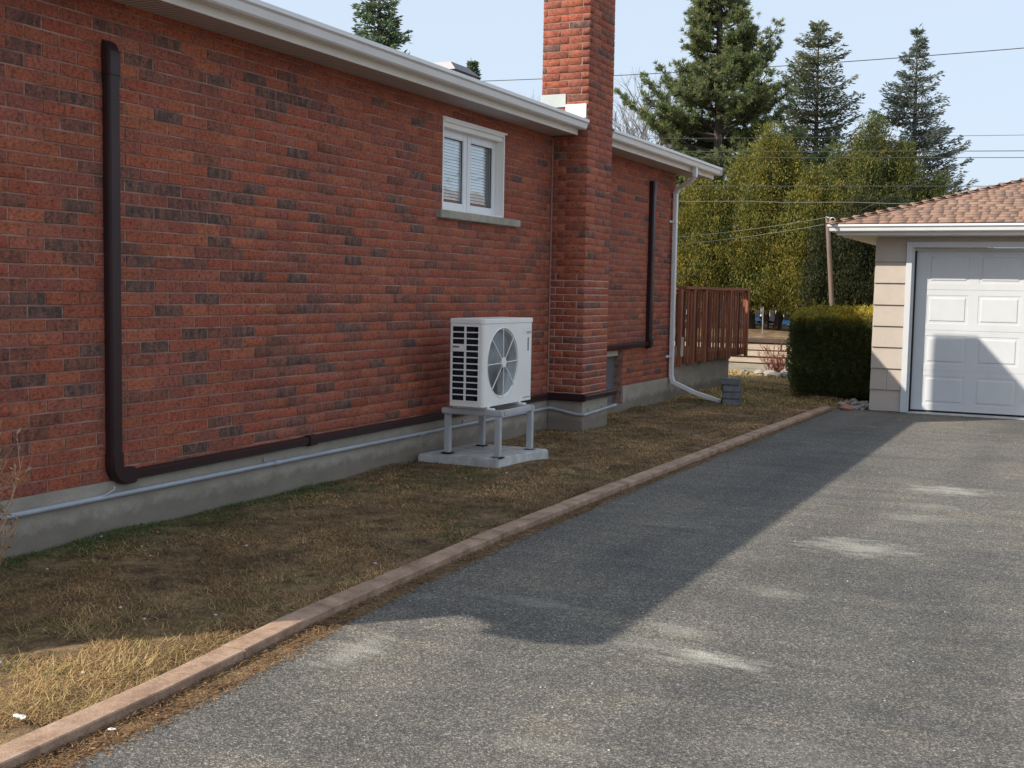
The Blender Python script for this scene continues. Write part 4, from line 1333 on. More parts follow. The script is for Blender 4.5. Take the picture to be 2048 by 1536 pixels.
# hip roof: deck plus courses of tab shingles on the faces the picture shows
PS = 0.322
RXm = (EX0 + EX1) / 2; half = RXm - EX0
A_ = (EX0 + .03, EY0 + .03); rzg = EZ + half * PS
mb = MB()
c4 = [(EX0 + .03, EY0 + .03, EZ), (EX1 - .03, EY0 + .03, EZ), (EX1 - .03, EY1, EZ), (EX0 + .03, EY1, EZ), (RXm, EY0 + half, rzg), (RXm, EY1 - half, rzg)]
mb.add(c4, [(0, 1, 4), (1, 2, 5, 4), (2, 3, 5), (3, 0, 4, 5)])
groof = mb.build('roof', 'roof_grey', gar)
SHC = [(.235, .140, .098), (.21, .128, .092), (.265, .160, .112), (.185, .115, .086), (.245, .138, .093), (.17, .108, .084), (.28, .172, .125)]
def shingle_face(o, U, Wd, Nn, width0, length, hipL, hipR):
    acc = Acc(); r = random.Random(9)
    o = np.array(o, float); U = np.array(U, float); Wd = np.array(Wd, float); Nn = np.array(Nn, float)
    ex = .135; row = 0; s = 0
    while s < length:
        a0 = s * hipL; a1 = width0 - s * hipR
        x = a0 - r.uniform(0, .25)
        while x < a1:
            wd = r.choice([.09, .13, .16, .21])
            p, q = max(x, a0 - .01), min(x + wd, a1 + .01)
            if q - p > .02:
                t0 = .008 + r.choice([0, 0, .003]); t1 = .003
                e0, e1 = s - r.choice([0, 0, .012]), s + ex + .03
                V = []
                for (u_, w_, h_) in ((p, e0, .001), (q - .002, e0, .001), (q - .002, e1, .001), (p, e1, .001), (p, e0, t0), (q - .002, e0, t0), (q - .002, e1, t1), (p, e1, t1)):
                    V.append(o + U * u_ + Wd * w_ + Nn * h_)
                c = (np.array(r.choice(SHC)) * .5 + np.array((.232, .142, .100)) * .5) * r.uniform(.92, 1.08)
                acc.add(np.array(V), np.array([(0, 3, 2, 1), (4, 5, 6, 7), (0, 1, 5, 4), (1, 2, 6, 5), (2, 3, 7, 6), (3, 0, 4, 7)]), np.tile(np.append(c, 1), (8, 1)))
            x += wd
        s += ex; row += 1
    ob = acc.build('shingles', 'shingle', groof, 'lc')
    props(ob, kind='stuff')
sl = math.sqrt(1 + PS * PS)
shingle_face((EX0 + .0, EY0 + .0, EZ + .003), (1, 0, 0), (0, 1 / sl, PS / sl), (0, -PS / sl, 1 / sl), EX1 - EX0, half * sl, 1 / sl, 1 / sl)
shingle_face((EX0 + .0, EY1, EZ + .003), (0, -1, 0), (1 / sl, 0, PS / sl), (-PS / sl, 0, 1 / sl), EY1 - EY0, half * sl, 0.0, 1 / sl)
# hip cap pieces
hc = Vector((EX0 - .01, EY0 - .01, EZ + .010)); ht = Vector((RXm, EY0 + half, rzg + .016))
nh = 16
for i in range(nh):
    p0 = hc.lerp(ht, i / nh); p1 = hc.lerp(ht, (i + 1.1) / nh) - Vector((0, 0, .002))
    mb = MB()
    sdv = Vector((1, -1, 0)).normalized() * .10
    vs = [p0, p0 + sdv - Vector((0, 0, .022)), p1 + sdv - Vector((0, 0, .022)), p1, p1 - sdv - Vector((0, 0, .022)), p0 - sdv - Vector((0, 0, .022))]
    vs = [v + Vector((0, 0, .006)) for v in vs]
    mb.add(vs, [(0, 1, 2, 3), (0, 3, 4, 5)])
    ob = mb.build('hip_cap', None, groof, norm=False)
    ob.data.materials.append(MATS['shingle'])
    at_ = ob.data.attributes.new('lc', 'FLOAT_COLOR', 'POINT')
    c = np.append(np.array(random.choice(SHC)) * random.uniform(.9, 1.15), 1)
    at_.data.foreach_set('color', np.tile(c, (6, 1)).ravel().astype(np.float32))

# ------------------------------------------------------------------ timber retaining wall and rock garden
ret = empty('retaining_wall', (0, 23.6, 0), 'pale timber retaining wall across the back yard', 'retaining wall')
zz = .02
for i, (h_, mt) in enumerate(((.135, 'timber_grey'), (.13, 'timber'), (.13, 'timber'), (.145, 'timber'))):
    x = -9 - .7 * (i % 2)
    while x < 8:
        ln = 2.4
        mb = MB(); yo = 23.5 + .02 * random.uniform(-1, 1) + .012 * i
        mb.box((x + .006, yo, zz), (x + ln - .012, yo + .14, zz + h_ - .016)); mb.build('timber', mt, ret, bevel=.012)
        x += ln
    zz += h_
mb = MB(); mb.box((-9, 23.53, zz + .002), (8, 23.70, zz + .09)); mb.build('cap_timber', 'timber_dark', ret, bevel=.008)
x = -9
while x < 1.2:
    mb = MB(); mb.box((x + .006, 23.05, .0), (x + 2.39, 23.20, .12)); mb.build('step_timber', 'timber_grey', ret, bevel=.008); x += 2.4


def rock_mesh(r, sx, sy, sz, seed):
    bm = bmesh.new()
    bmesh.ops.create_icosphere(bm, subdivisions=2, radius=1.0)
    rr = random.Random(seed)
    ks = [Vector((rr.gauss(0, 1.6), rr.gauss(0, 1.6), rr.gauss(0, 1.6))) for _ in range(5)]
    for v in bm.verts:
        d = 1 + .13 * sum(math.sin(v.co.dot(k_) * 1.7 + i) for i, k_ in enumerate(ks)) / 1.6
        v.co = Vector((v.co.x * sx * d, v.co.y * sy * d, max(v.co.z * sz * d, -sz * .55)))
    me = bpy.data.meshes.new('rock')
    bm.to_mesh(me); bm.free()
    return me


RK = []
for i in range(6):
    me = rock_mesh(1, 1, random.uniform(.7, 1), random.uniform(.55, .85), 40 + i)
    me.materials.append(MATS['rock'])
    RK.append(me)
def put_rock(loc, s, label, group, i, mat=None, name='rock'):
    me = RK[i % 6]
    if mat:
        me = me.copy(); me.materials.clear(); me.materials.append(MATS[mat])
    o = bpy.data.objects.new(name, me)
    o.location = loc; o.scale = (s, s, s * .85); o.rotation_euler = (random.uniform(-.3, .3), random.uniform(-.3, .3), random.uniform(0, 6.2))
    COL.objects.link(o)
    props(o, label, 'rock', group)
    return o
for i in range(30):
    u = i / 29
    x = 2.34 + .43 * random.random(); y = 16.34 + .9 * random.random()
    put_rock((x, y, .015 + random.choice([0, 0, .04])), random.uniform(.03, .065), 'grey stone in the little heap by the garage corner', 'stones at garage corner', i)
put_rock((2.50, 16.22, .03), .085, 'reddish broken stone at the end of the kerb beside the garage', None, 2, 'rock_red')
for i, (x, y, s, lb) in enumerate(((.12, 21.9, .15, 'largest pale rock in the small rock garden before the timber wall'), (.42, 21.6, .12, 'pale rock at the hedge side of the rock garden'),
                                   (-.18, 22.2, .12, 'pale rock below the red twigged shrub, on its left side'), (-.5, 22.3, .09, 'small flat pale rock at the left edge of the rock garden'),
                                   (.3, 22.2, .14, 'pale rock behind the others beneath the red twigs'))):
    put_rock((x, y, s * .35), s, lb, 'rocks of the rock garden', i)


def twiggy(name, base, n, hgt, spread, mat, label, cat, seed, lean=(0, 0), leafcol=None, thick=.006, group=None):
    r = random.Random(seed)
    root = empty(name, base, label, cat, group)
    mb = MB(); leaves = []
    for i in range(n):
        p = Vector(base) + Vector((r.gauss(0, .06), r.gauss(0, .06), 0))
        d = Vector((r.gauss(lean[0], spread), r.gauss(lean[1], spread), 1)).normalized()
        h_ = hgt * r.uniform(.55, 1.05)
        pts = [p]; ns = 5
        for k in range(ns):
            d = (d + Vector((r.gauss(0, .10), r.gauss(0, .10), .06))).normalized()
            p = p + d * h_ / ns
            pts.append(p)
        t_ = thick * r.uniform(.6, 1.2)
        mb.tube(pts, [t_ * (1 - .75 * k / ns) for k in range(ns + 1)], 4, False)
        for k in range(2, ns + 1):
            for _ in range(3):
                a_ = pts[k - 1].lerp(pts[k], r.random())
                dd = (d + Vector((r.gauss(0, .6), r.gauss(0, .6), r.uniform(-.1, .5)))).normalized()
                ln = h_ * r.uniform(.08, .22)
                b2 = a_ + dd * ln * .5; c2 = b2 + (dd + Vector((0, 0, .4))).normalized() * ln * .5
                mb.tube([a_, b2, c2], [t_ * .45, t_ * .35, t_ * .2], 3, False)
                if leafcol is not None:
                    for _q in range(3):
                        leaves.append((a_.lerp(c2, r.random()), dd))
    mb.build('stems', mat, root, norm=False)
    if leafcol is not None and leaves:
        P = np.array([tuple(l_[0]) for l_ in leaves]); D = np.array([tuple(l_[1]) for l_ in leaves]) + rng.normal(size=(len(leaves), 3)) * .6
        V, F_ = leaf_quads(P, D, rng.uniform(.018, .035, len(P)), .012)
        C = np.repeat(np.array(leafcol)[rng.integers(0, len(leafcol), len(P))] * rng.uniform(.7, 1.3, (len(P), 1)), 4, 0)
        array_mesh('dry_leaves', V, F_, 'dry_grass', root, None, C)
    return root


TAN = [(.30, .19, .11), (.36, .25, .15), (.22, .13, .08)]
twiggy('dry_shrub', (1.03, 3.38, .0), 95, .84, .075, 'twig_tan', 'bare tan twiggy shrub at the left edge, growing before the brick wall', 'shrub', 4, (.035, .06), TAN, .0065)
twiggy('dry_shrub', (.74, 2.58, .0), 170, .72, .24, 'twig_tan', 'bare twiggy shrub beyond the left edge, seen by its shadow on the lawn', 'shrub', 5, (.0, .0), TAN, .006)
twiggy('red_twig_shrub', (.12, 22.25, .0), 34, .62, .42, 'twig_red', 'small red twigged shrub in the rock garden beside the hedge', 'shrub', 6, (0, 0), [(.22, .08, .05), (.3, .16, .1)], .008)

# ------------------------------------------------------------------ hedge
hed = empty('hedge', (2.0, 18.7, 0), 'clipped dark green hedge with yellow tips and painted sunlit top beside the garage', 'hedge')
n = 110000
u = rng.random(n); v = rng.random(n); side = rng.choice(5, n, p=[.34, .20, .34, .07, .05])
def hedge_pt(a, b_, c):     # a: 0..1 across x, b: 0..1 along y, c: 0..1 height
    inset = .17 * (1 - c) ** 1.3
    x0 = 1.27 + inset; x1 = 2.74
    y0 = 17.62 + inset * .9; y1 = 20.4
    return np.stack([x0 + (x1 - x0) * a, y0 + (y1 - y0) * b_, .03 + 1.24 * c], 1)
a = np.where(side == 0, u, np.where(side == 1, 0.0, np.where(side == 2, u, np.where(side == 3, 1.0, u))))
b_ = np.where(side == 0, 0.0, np.where(side == 1, v, np.where(side == 2, v, np.where(side == 3, v, 1.0))))
c = np.where(side == 2, 1.0, np.where(side == 0, v, np.where(side == 1, u, np.where(side == 3, u, v))))
P = hedge_pt(a, b_, c)
nrm = np.zeros((n, 3)); nrm[side == 0] = (0, -1, 0); nrm[side == 1] = (-1, 0, 0); nrm[side == 2] = (0, 0, 1); nrm[side == 3] = (1, 0, 0); nrm[side == 4] = (0, 1, 0)
ctr = np.array([2.0, 19.0, .62])
rel = (P - ctr) / np.array([.75, 1.4, .62])
edge = np.clip(np.abs(rel).max(1), 0, 1)
cornr = (np.abs(rel) > .8).sum(1)
P = P - nrm * (rng.exponential(.045, n)[:, None]) - unit(rel) * np.maximum(0, cornr - 1)[:, None] * .07
P += nrm * ((lumps(P, 3, 3.4) - .5) * .16)[:, None]
ns_ = 2600
sh_ = rng.choice(np.where((side == 2) | (c > .9))[0], 130)
shp = np.repeat(P[sh_], 20, 0) + np.array([0, 0, 1]) * (np.tile(np.linspace(0, 1, 20), 130) * np.repeat(rng.uniform(.04, .13, 130), 20))[:, None] + rng.normal(0, .008, (ns_, 3))
P[:ns_] = shp
nrm[:ns_] = (0, 0, 1)
D = nrm + rng.normal(size=(n, 3)) * .55 + np.array([0, 0, .45])
V, F_ = leaf_quads(P, D, rng.uniform(.025, .055, n), rng.uniform(.010, .018, n))
g1 = np.array([.085, .110, .042]); g2 = np.array([.19, .22, .075]); y1_ = np.array([.55, .43, .06])
t_ = rng.random(n)[:, None]
C = g1 * (1 - t_) + g2 * t_
topm = np.clip((P[:, 2] - 1.10) / .12, 0, 1)[:, None] * (rng.random(n)[:, None] < .8) * np.clip(.35 + lumps(P, 8, 4.0)[:, None], 0, 1)  # yellow tips, strengthened to stand in for sunlight on the top
C = C * (1 - topm) + y1_ * topm
array_mesh('leaves', V, F_, 'foliage', hed, None, np.repeat(C, 4, 0))
mb = MB()
core = [tuple(p) for p in hedge_pt(np.array([.1, .9, .9, .1, .08, .92, .92, .08]), np.array([.06, .06, .95, .95, .05, .05, .95, .95]), np.array([0, 0, 0, 0, .90, .90, .90, .90]))]
mb.add(core, [(0, 3, 2, 1), (4, 5, 6, 7), (0, 1, 5, 4), (1, 2, 6, 5), (2, 3, 7, 6), (3, 0, 4, 7)])
mb.build('inner_branches', 'bark', hed)

# ------------------------------------------------------------------ clothesline pole, wires, far fence
pl = empty('clothesline_pole', (1.52, 20.6, 0), 'slim brown wooden clothesline pole rising behind the hedge', 'pole')
mb = MB(); mb.tube([(1.53, 20.6, 0), (1.30, 20.5, 2.88)], [.045, .036], 10); mb.build('shaft', 'pole_wood', pl, smooth=True)
mb = MB(); rg = [(1.40 + .045 * math.cos(t_), 20.44, 2.80 + .05 * math.sin(t_)) for t_ in np.linspace(0, 6.283, 17)]
mb.tube(rg, .010, 6, False); mb.build('pulley', 'galv', pl, smooth=True)
mb = MB(); mb.tube([(1.30, 20.46, 2.86), (1.36, 20.44, 2.84), (1.37, 20.44, 2.78)], .008, 6); mb.build('hook', 'galv', pl)


def wire_obj(name, p0, p1, sag, r, mat, label, wiggle=0.0):
    mb = MB(); p0 = Vector(p0); p1 = Vector(p1); pts = []
    nn_ = 28
    for i in range(nn_ + 1):
        t_ = i / nn_
        p = p0.lerp(p1, t_); p.z -= sag * 4 * t_ * (1 - t_) - wiggle * math.sin(i * 2.1)
        pts.append(p)
    mb.tube(pts, r, 5); o = mb.build(name, mat, None, tuple(p0), smooth=True)
    return props(o, label, 'wire')
wire_obj('clothesline', (1.30, 20.48, 2.86), (-.25, 17.0, 2.36), .03, .004, 'line_pale', 'upper clothesline running from the slim pole to the deck')
wire_obj('clothesline', (1.31, 20.48, 2.75), (-.25, 17.0, 2.25), .03, .004, 'line_pale', 'lower clothesline running from the slim pole to the deck')
wire_obj('utility_wire', (-26, 45, 10.6), (14, 45, 10.5), .45, .016, 'wire_dark', 'highest overhead wire, passing behind the chimney and across the sky')
wire_obj('utility_wire', (-9, 26, 5.22), (12, 26, 4.62), .04, .005, 'wire_dark', 'thin overhead wire second from the top, right of the trees')
wire_obj('utility_wire', (-9, 26, 4.95), (12, 26, 4.28), .04, .008, 'wire_dark', 'upper of the two close overhead wires at right edge of sky')
wire_obj('utility_wire', (-9, 26, 4.80), (12, 26, 4.16), .04, .007, 'wire_dark', 'lower of the two close overhead wires at right edge of sky')
wire_obj('utility_wire', (-9, 26, 4.10), (12, 26, 3.64), .02, .0075, 'wire_dark', 'overhead wire crossing the cedars just above the garage roof')
wire_obj('utility_wire', (-9, 26, 3.78), (12, 26, 3.26), .02, .0065, 'line_dull', 'thick pale twisted cable crossing the cedars above the clothesline', .012)
wire_obj('utility_wire', (.9, 26, 3.35), (2.6, 26, 4.25), .02, .005, 'wire_dark', 'short slanting guy wire above the garage roof')

fen = empty('back_fence', (-2, 36, .66), 'dark picket fence far behind the cedar trunks', 'fence')
x = -9.0
i = 0
while x < 7:
    mb = MB(); mb.box((x, 36, .62), (x + .16, 36.03, 1.55 + .02 * random.random())); mb.build('picket', 'fence_navy', fen); x += .235; i += 1
mb = MB(); mb.box((-9, 36.031, .75), (7, 36.08, .86)); mb.build('rail', 'fence_navy', fen)
mb = MB(); mb.box((-9, 36.031, 1.32), (7, 36.08, 1.42)); mb.build('rail', 'fence_navy', fen)
wsh = MB(); wsh.box((-12, 39.5, .6), (9, 39.7, 2.3))  # white sheet standing in for the pale stripes between the pickets
ws = wsh.build('fence_gap_sheet', 'picket_white', None, (-1, 39.6, .6))
props(ws, 'white sheet standing behind the gaps of the far fence', 'wall')
tp = MB()
for i in range(9):
    for j in range(3):
        tp.v.append((-3.5 + .36 * i, 33.2 + .35 * j, .68 + .14 * math.sin(i * .8 + j) ** 2 + (.05 if j == 1 else 0)))
for i in range(8):
    for j in range(2):
        tp.f.append((i * 3 + j, i * 3 + j + 1, i * 3 + j + 4, i * 3 + j + 3))
to = tp.build('tarp', 'tarp_blue', None, (-2, 33, .66), smooth=True)
props(to, 'blue tarp lying on the ground before the far fence', 'tarp')
cl = MB(); cl.tube([(-1.35, 27, .6), (-1.35, 27, 1.25)], .011, 6)
co = cl.build('fence_post', 'galv', None, (-1.35, 27, .6))
props(co, 'thin metal fence post between the cedar trunks and hedge', 'post')

# ------------------------------------------------------------------ trees
def lerp(a, b_, t): return a + (b_ - a) * t


def spruce(name, base, height, rmax, label, cols, seed, z_low=0.1, prof=1.0, droop=.25, dens=1.0, leafl=.20, leafw=.05, tipup=.12, openness=0.0, group='conifers behind the houses', cat='tree'):
    r = np.random.default_rng(seed)
    root = empty(name, base, label, cat, group)
    bx_, by_, bz_ = base
    tr = MB(); tr.tube([(bx_, by_, bz_ - .1), (bx_ + .05, by_, bz_ + height * .5), (bx_, by_, bz_ + height * .985)], [height * .017, height * .010, .012], 8)
    Ps, Ds, Cs, Ls = [], [], [], []
    nlev = int(height * 5.0)
    bm_ = MB()
    for i in range(nlev):
        t = z_low + (1 - z_low) * (i + r.random()) / nlev
        z = bz_ + height * t
        L0 = rmax * (1 - t) ** prof + .08
        nb = max(4, int((5 + 3 * (1 - t)) * dens))
        for j in range(nb):
            if r.random() < openness * (1 - t): continue
            az = r.uniform(0, 6.283)
            Lb = L0 * r.uniform(.62, 1.12)
            o = np.array([math.cos(az), math.sin(az), 0])
            ns = max(4, int(Lb / .10))
            s = np.linspace(.12, 1, ns)
            zoff = -droop * Lb * s + (droop + tipup) * Lb * s ** 2.2 * .8
            path = np.array([bx_, by_, z]) + o * (Lb * s)[:, None] + np.array([0, 0, 1]) * zoff[:, None]
            if Lb > .5:
                bm_.tube([(bx_, by_, z), tuple(path[ns // 2]), tuple(path[-1])], [.018 + .008 * Lb, .012, .005], 3, False)
            sidev = np.cross(o, [0, 0, 1.0])
            shade = r.uniform(.75, 1.2)
            for q in range(ns):
                m_ = int((9 if s[q] > .3 else 6) * dens)
                tw = (.30 * (1 - s[q]) + .10) * min(1.0, Lb)
                k = r.uniform(-1, 1, m_)
                pp = path[q] + sidev * (k * tw)[:, None] + o * r.uniform(-.05, .05, m_)[:, None] + np.array([0, 0, 1]) * (r.normal(0, .035, m_) - .10 * np.abs(k) * droop)[:, None]
                dd = o * .8 + sidev * (k * .8)[:, None] + r.normal(0, .32, (m_, 3)) + np.array([0, 0, .12])
                Ps.append(pp); Ds.append(dd)
                ci = np.array(cols)[r.integers(0, len(cols), m_)] * shade * r.uniform(.8, 1.2, (m_, 1))
                Cs.append(ci); Ls.append(leafl * r.uniform(.6, 1.15, m_))
    m_ = 60
    Ps.append(np.array([bx_, by_, bz_ + height]) + np.stack([r.normal(0, .03, m_), r.normal(0, .03, m_), -r.random(m_) * .6], 1)); Ds.append(r.normal(0, .5, (m_, 3)) + [0, 0, .8]); Cs.append(np.tile(cols[0], (m_, 1))); Ls.append(np.full(m_, leafl * .8))
    P = np.concatenate(Ps); D = np.concatenate(Ds); C = np.concatenate(Cs); LL = np.concatenate(Ls)
    V, F_ = leaf_quads(P, D, LL, leafw)
    tr.build('trunk', 'bark', root, smooth=True)
    if bm_.v: bm_.build('branches', 'bark', root, norm=False)
    array_mesh('crown', V, F_, 'foliage', root, None, np.repeat(C, 4, 0))
    return root


BLUE = [(.150, .182, .150), (.190, .220, .185), (.115, .145, .115), (.225, .245, .205)]
DKGR = [(0.105, 0.158, 0.084), (0.140, 0.198, 0.102), (0.084, 0.126, 0.069), (0.174, 0.214, 0.117)]
OLIV = [(.150, .175, .092), (.190, .205, .110), (.115, .140, .080), (.215, .215, .125)]
spruce('blue_spruce', (.08, 40, .7), 9.25, 3.6, 'silvery blue spruce on the right, rising above the garage roof', BLUE, 3, .12, 1.0, .16, 1.15, .18, .042, .30, .16)
spruce('narrow_spruce', (-2.62, 38, .7), 9.3, 2.55, 'narrow grey green spruce between the tall pine and the blue spruce', OLIV + BLUE[:1], 4, .12, .62, .06, 1.2, .17, .042, .45, .16)
spruce('dark_spruce', (-14.1, 30.6, 0), 11.7, 2.55, 'dark green spruce rising behind the roof at upper left', DKGR, 5, .42, .85, .18, .95, .20, .055, .18, .08)
spruce('dark_spruce', (-19.6, 47, 0), 11.5, 1.7, 'tip of a small dark spruce just above the roof beside the vent', DKGR, 6, .72, .85, .2, .9, .22, .06, .15, .0)


def pine(name, base, height, majors, label, seed, cols):
    r = np.random.default_rng(seed)
    root = empty(name, base, label, 'tree', 'conifers behind the houses')
    bx_, by_, bz_ = base
    tr = MB(); tr.tube([(bx_, by_, bz_ - .1), (bx_ + .08, by_, bz_ + height * .45), (bx_ - .03, by_, bz_ + height * .8), (bx_, by_, bz_ + height)], [.22, .16, .08, .02], 8)
    bmb = MB(); T = []; TD = []
    def limb(p0, p1, curve, thick, nsub, tuft):
        p0 = np.array(p0, float); p1 = np.array(p1, float); d = p1 - p0; ln = np.linalg.norm(d)
        s = np.linspace(0, 1, 7)
        path = p0 + d * s[:, None] + np.array([0, 0, 1]) * (-curve * ln * 4 * s * (1 - s))[:, None]
        bmb.tube([tuple(q) for q in path], [thick * (1 - .8 * k) for k in s], 4, False)
        for k in range(nsub):
            t = .30 + .70 * (k + r.random()) / nsub
            q = path[min(5, int(t * 6))] * (1 - (t * 6 % 1)) + path[min(6, int(t * 6) + 1)] * (t * 6 % 1)
            sd = unit(np.cross(d, [0, 0, 1.0]) * r.choice([-1, 1]) + d / ln * r.uniform(.3, .9) * 1 + r.normal(0, .25, 3))
            l2 = (.30 * ln * (1 - t) + .22) * r.uniform(.6, 1.1)
            e = q + sd * l2 + np.array([0, 0, l2 * r.uniform(.05, .45)])
            bmb.tube([tuple(q), tuple(e)], [.012, .005], 3, False)
            nt_ = max(2, int(l2 / .11 * tuft))
            for u in np.linspace(.35, 1, nt_):
                T.append(q + (e - q) * u + r.normal(0, .05, 3)); TD.append(unit(e - q + np.array([0, 0, .35 * l2])))
        T.append(path[-1]); TD.append(unit(d + [0, 0, .3 * ln]))
    for (hz_, az, ln, rise) in majors:
        p0 = (bx_, by_, bz_ + hz_)
        p1 = (bx_ + ln * math.cos(az), by_ + ln * math.sin(az), bz_ + hz_ + rise)
        limb(p0, p1, .10, .05, int(9 + 10 * ln), 1.5)
    T = np.array(T); TD = np.array(TD); nt_ = len(T)
    per = 20
    P = np.repeat(T, per, 0); D = np.repeat(TD, per, 0) * .9 + r.normal(0, .62, (nt_ * per, 3)) + np.array([0, 0, .15])
    V, F_ = leaf_quads(P, D, r.uniform(.10, .19, nt_ * per), .022)
    tc = np.array(cols)[r.integers(0, len(cols), nt_)] * r.uniform(.8, 1.2, (nt_, 1))
    C = np.repeat(tc, per, 0) * r.uniform(.8, 1.2, (nt_ * per, 1))
    tr.build('trunk', 'bark', root, smooth=True); bmb.build('branches', 'bark', root, norm=False)
    array_mesh('crown', V, F_, 'foliage', root, None, np.repeat(C, 4, 0))
    return root


PINEC = [(0.180, 0.222, 0.096), (0.222, 0.258, 0.108), (0.138, 0.180, 0.090), (0.246, 0.270, 0.120)]
maj = []
pr = random.Random(12)
# a few named limbs shape the outline (height above base, azimuth, length, rise), the rest fill the crown
for (h_, az, ln, ri) in ((5.0, 3.2, 3.05, 1.85), (5.3, 3.35, 2.2, 1.9), (5.6, 3.0, 1.9, 2.0), (6.6, -.1, 1.75, 1.9), (6.3, .15, 1.7, 1.7), (5.9, .1, 1.7, .8), (4.6, .0, 2.3, .7), (4.9, .25, 2.2, .6), (6.2, 2.9, 1.7, 1.0)):
    maj.append((h_, az, ln, ri))
PT = [(3.2, 1.9), (4.2, 2.5), (5.2, 2.35), (6.2, 1.75), (7.0, 1.20), (8.0, .92), (9.0, .76), (10.0, .58), (11.0, .36), (11.6, .15)]
hh = 3.2
while hh < 11.5:
    for _ in range(4 if hh < 7 else 5):
        ln = lerp_tab(PT, hh) * pr.uniform(.6, 1.12)
        maj.append((hh + pr.uniform(0, .25), pr.uniform(0, 6.28), ln, ln * pr.uniform(.15, .55)))
    hh += .27
pine('white_pine', (-4.62, 34, .66), 11.4, maj, 'tall broad white pine with upswept limbs right of the chimney', 8, PINEC)
maj2 = []
for i in range(34):
    h_ = 2.2 + 2.6 * pr.random()
    maj2.append((h_, pr.uniform(0, 6.28), pr.uniform(.8, 1.7), pr.uniform(.1, .7)))
pine('young_pine', (-2.55, 35.2, .66), 5.6, maj2, 'bushy green young pine low between the two tall conifers', 9, PINEC)


def cedar(name, base, lobes, label, seed, cols, nclump, group='cedars along the yard'):
    """lobes: (dx, dy, height, radius)"""
    r = np.random.default_rng(seed)
    root = empty(name, base, label, 'tree', group)
    bx_, by_, bz_ = base
    tr = MB()
    for (dx, dy, h, rad_) in lobes[:3]:
        tr.tube([(bx_ + dx * .5, by_ + dy * .5, bz_ - .1), (bx_ + dx * .75 + .05, by_ + dy * .8, bz_ + h * .3), (bx_ + dx, by_ + dy, bz_ + h * .9)], [.11, .085, .02], 7)
    tr.build('trunk', 'bark', root, smooth=True)
    wts = np.array([l[2] * l[3] for l in lobes]); wts /= wts.sum()
    nclump = int(nclump * 1.5)
    li = r.choice(len(lobes), nclump, p=wts)
    LB = np.array(lobes)[li]
    t = r.beta(1.15, 1.25, nclump)                    # height fraction
    prof = np.clip(1 - t, 0, 1) ** .62 * np.clip((t + .12) / .28, .35, 1) * 1.06
    az = r.uniform(0, 6.283, nclump)
    rr = LB[:, 3] * prof * (1 - .30 * r.random(nclump) ** 2) * (1 + .14 * np.sin(az * 3 + LB[:, 0] * 7) + .10 * np.sin(t * 17 + az * 2))
    O = np.stack([np.cos(az), np.sin(az), np.zeros(nclump)], 1)
    zlow = .62
    Pc = np.array([bx_, by_, bz_]) + np.stack([LB[:, 0], LB[:, 1], zlow + t * (LB[:, 2] - zlow)], 1) + O * rr[:, None]
    per = 105
    k = np.repeat(np.arange(nclump), per)
    n_ = len(k)
    size = r.uniform(.55, 1.1, nclump)[k]
    up = r.random(n_)
    P = Pc[k] + O[k] * (r.normal(0, .10, n_) * size)[:, None] + np.stack([r.normal(0, .12, n_), r.normal(0, .12, n_), (up - .5) * .62], 1) * size[:, None]
    droopy = r.random(nclump)[k] < .35
    D = O[k] * .55 + np.stack([np.zeros(n_), np.zeros(n_), np.where(droopy, -.7, .75)], 1) + r.normal(0, .36, (n_, 3))
    V, F_ = leaf_quads(P, D, r.uniform(.05, .11, n_), r.uniform(.016, .028, n_))
    cc = np.array(cols)[r.choice(len(cols), nclump, p=[.34, .30, .22, .14])] * r.uniform(.7, 1.25, (nclump, 1))
    C = cc[k] * r.uniform(.88, 1.12, (n_, 1))
    array_mesh('crown', V, F_, 'foliage', root, None, np.repeat(C, 4, 0))
    return root


CEDC = [(0.167, 0.172, 0.040), (0.247, 0.220, 0.046), (0.097, 0.120, 0.036), (0.342, 0.270, 0.054)]
CEDD = [(0.109, 0.129, 0.040), (0.167, 0.169, 0.043), (0.067, 0.091, 0.033), (0.232, 0.205, 0.048)]
cedar('cedar_tree', (-1.85, 29.2, .66), [(0, 0, 4.95, 1.0), (-.65, .1, 4.25, .85), (.55, .2, 4.1, .75), (-.1, -.5, 3.9, .8), (.2, .5, 4.5, .8)], 'large yellow green cedar with pointed top behind the deck', 21, CEDC, 900)
cedar('cedar_tree', (-3.55, 28.9, .66), [(0, 0, 3.75, .95), (-.7, .1, 3.35, .8), (.45, -.2, 3.4, .7), (-1.5, .5, 3.5, .9)], 'lower bushy cedar directly behind the downspout corner', 22, CEDC, 620)
cedar('cedar_tree', (.55, 29.4, .66), [(0, 0, 5.15, 1.0), (-.75, .1, 4.3, .8), (.75, .1, 4.4, .85), (0, -.5, 4.1, .8), (1.5, .3, 3.6, .8)], 'large olive cedar with rounded top behind the garage eave', 23, CEDD, 900)
cedar('cedar_tree', (-.65, 28.6, .66), [(0, 0, 3.7, .75), (-.4, -.1, 3.1, .65), (.5, .1, 3.4, .7)], 'small yellowish cedar between the two large cedars', 24, CEDC, 420)
cedar('cedar_tree', (.55, 27.9, .66), [(0, 0, 3.0, .8), (.8, .1, 2.9, .8), (-.6, .0, 2.6, .6), (1.7, .3, 2.7, .8)], 'dark low cedar behind the hedge and clothesline pole', 25, [(.042, .052, .022), (.06, .066, .024), (.035, .044, .02), (.09, .085, .028)], 620)
cedar('cedar_tree', (-5.6, 31.5, .66), [(0, 0, 3.9, 1.0), (-1.2, .1, 3.6, .9), (1.0, .1, 3.4, .8)], 'green cedar hidden largely behind the house corner', 26, PINEC, 520)


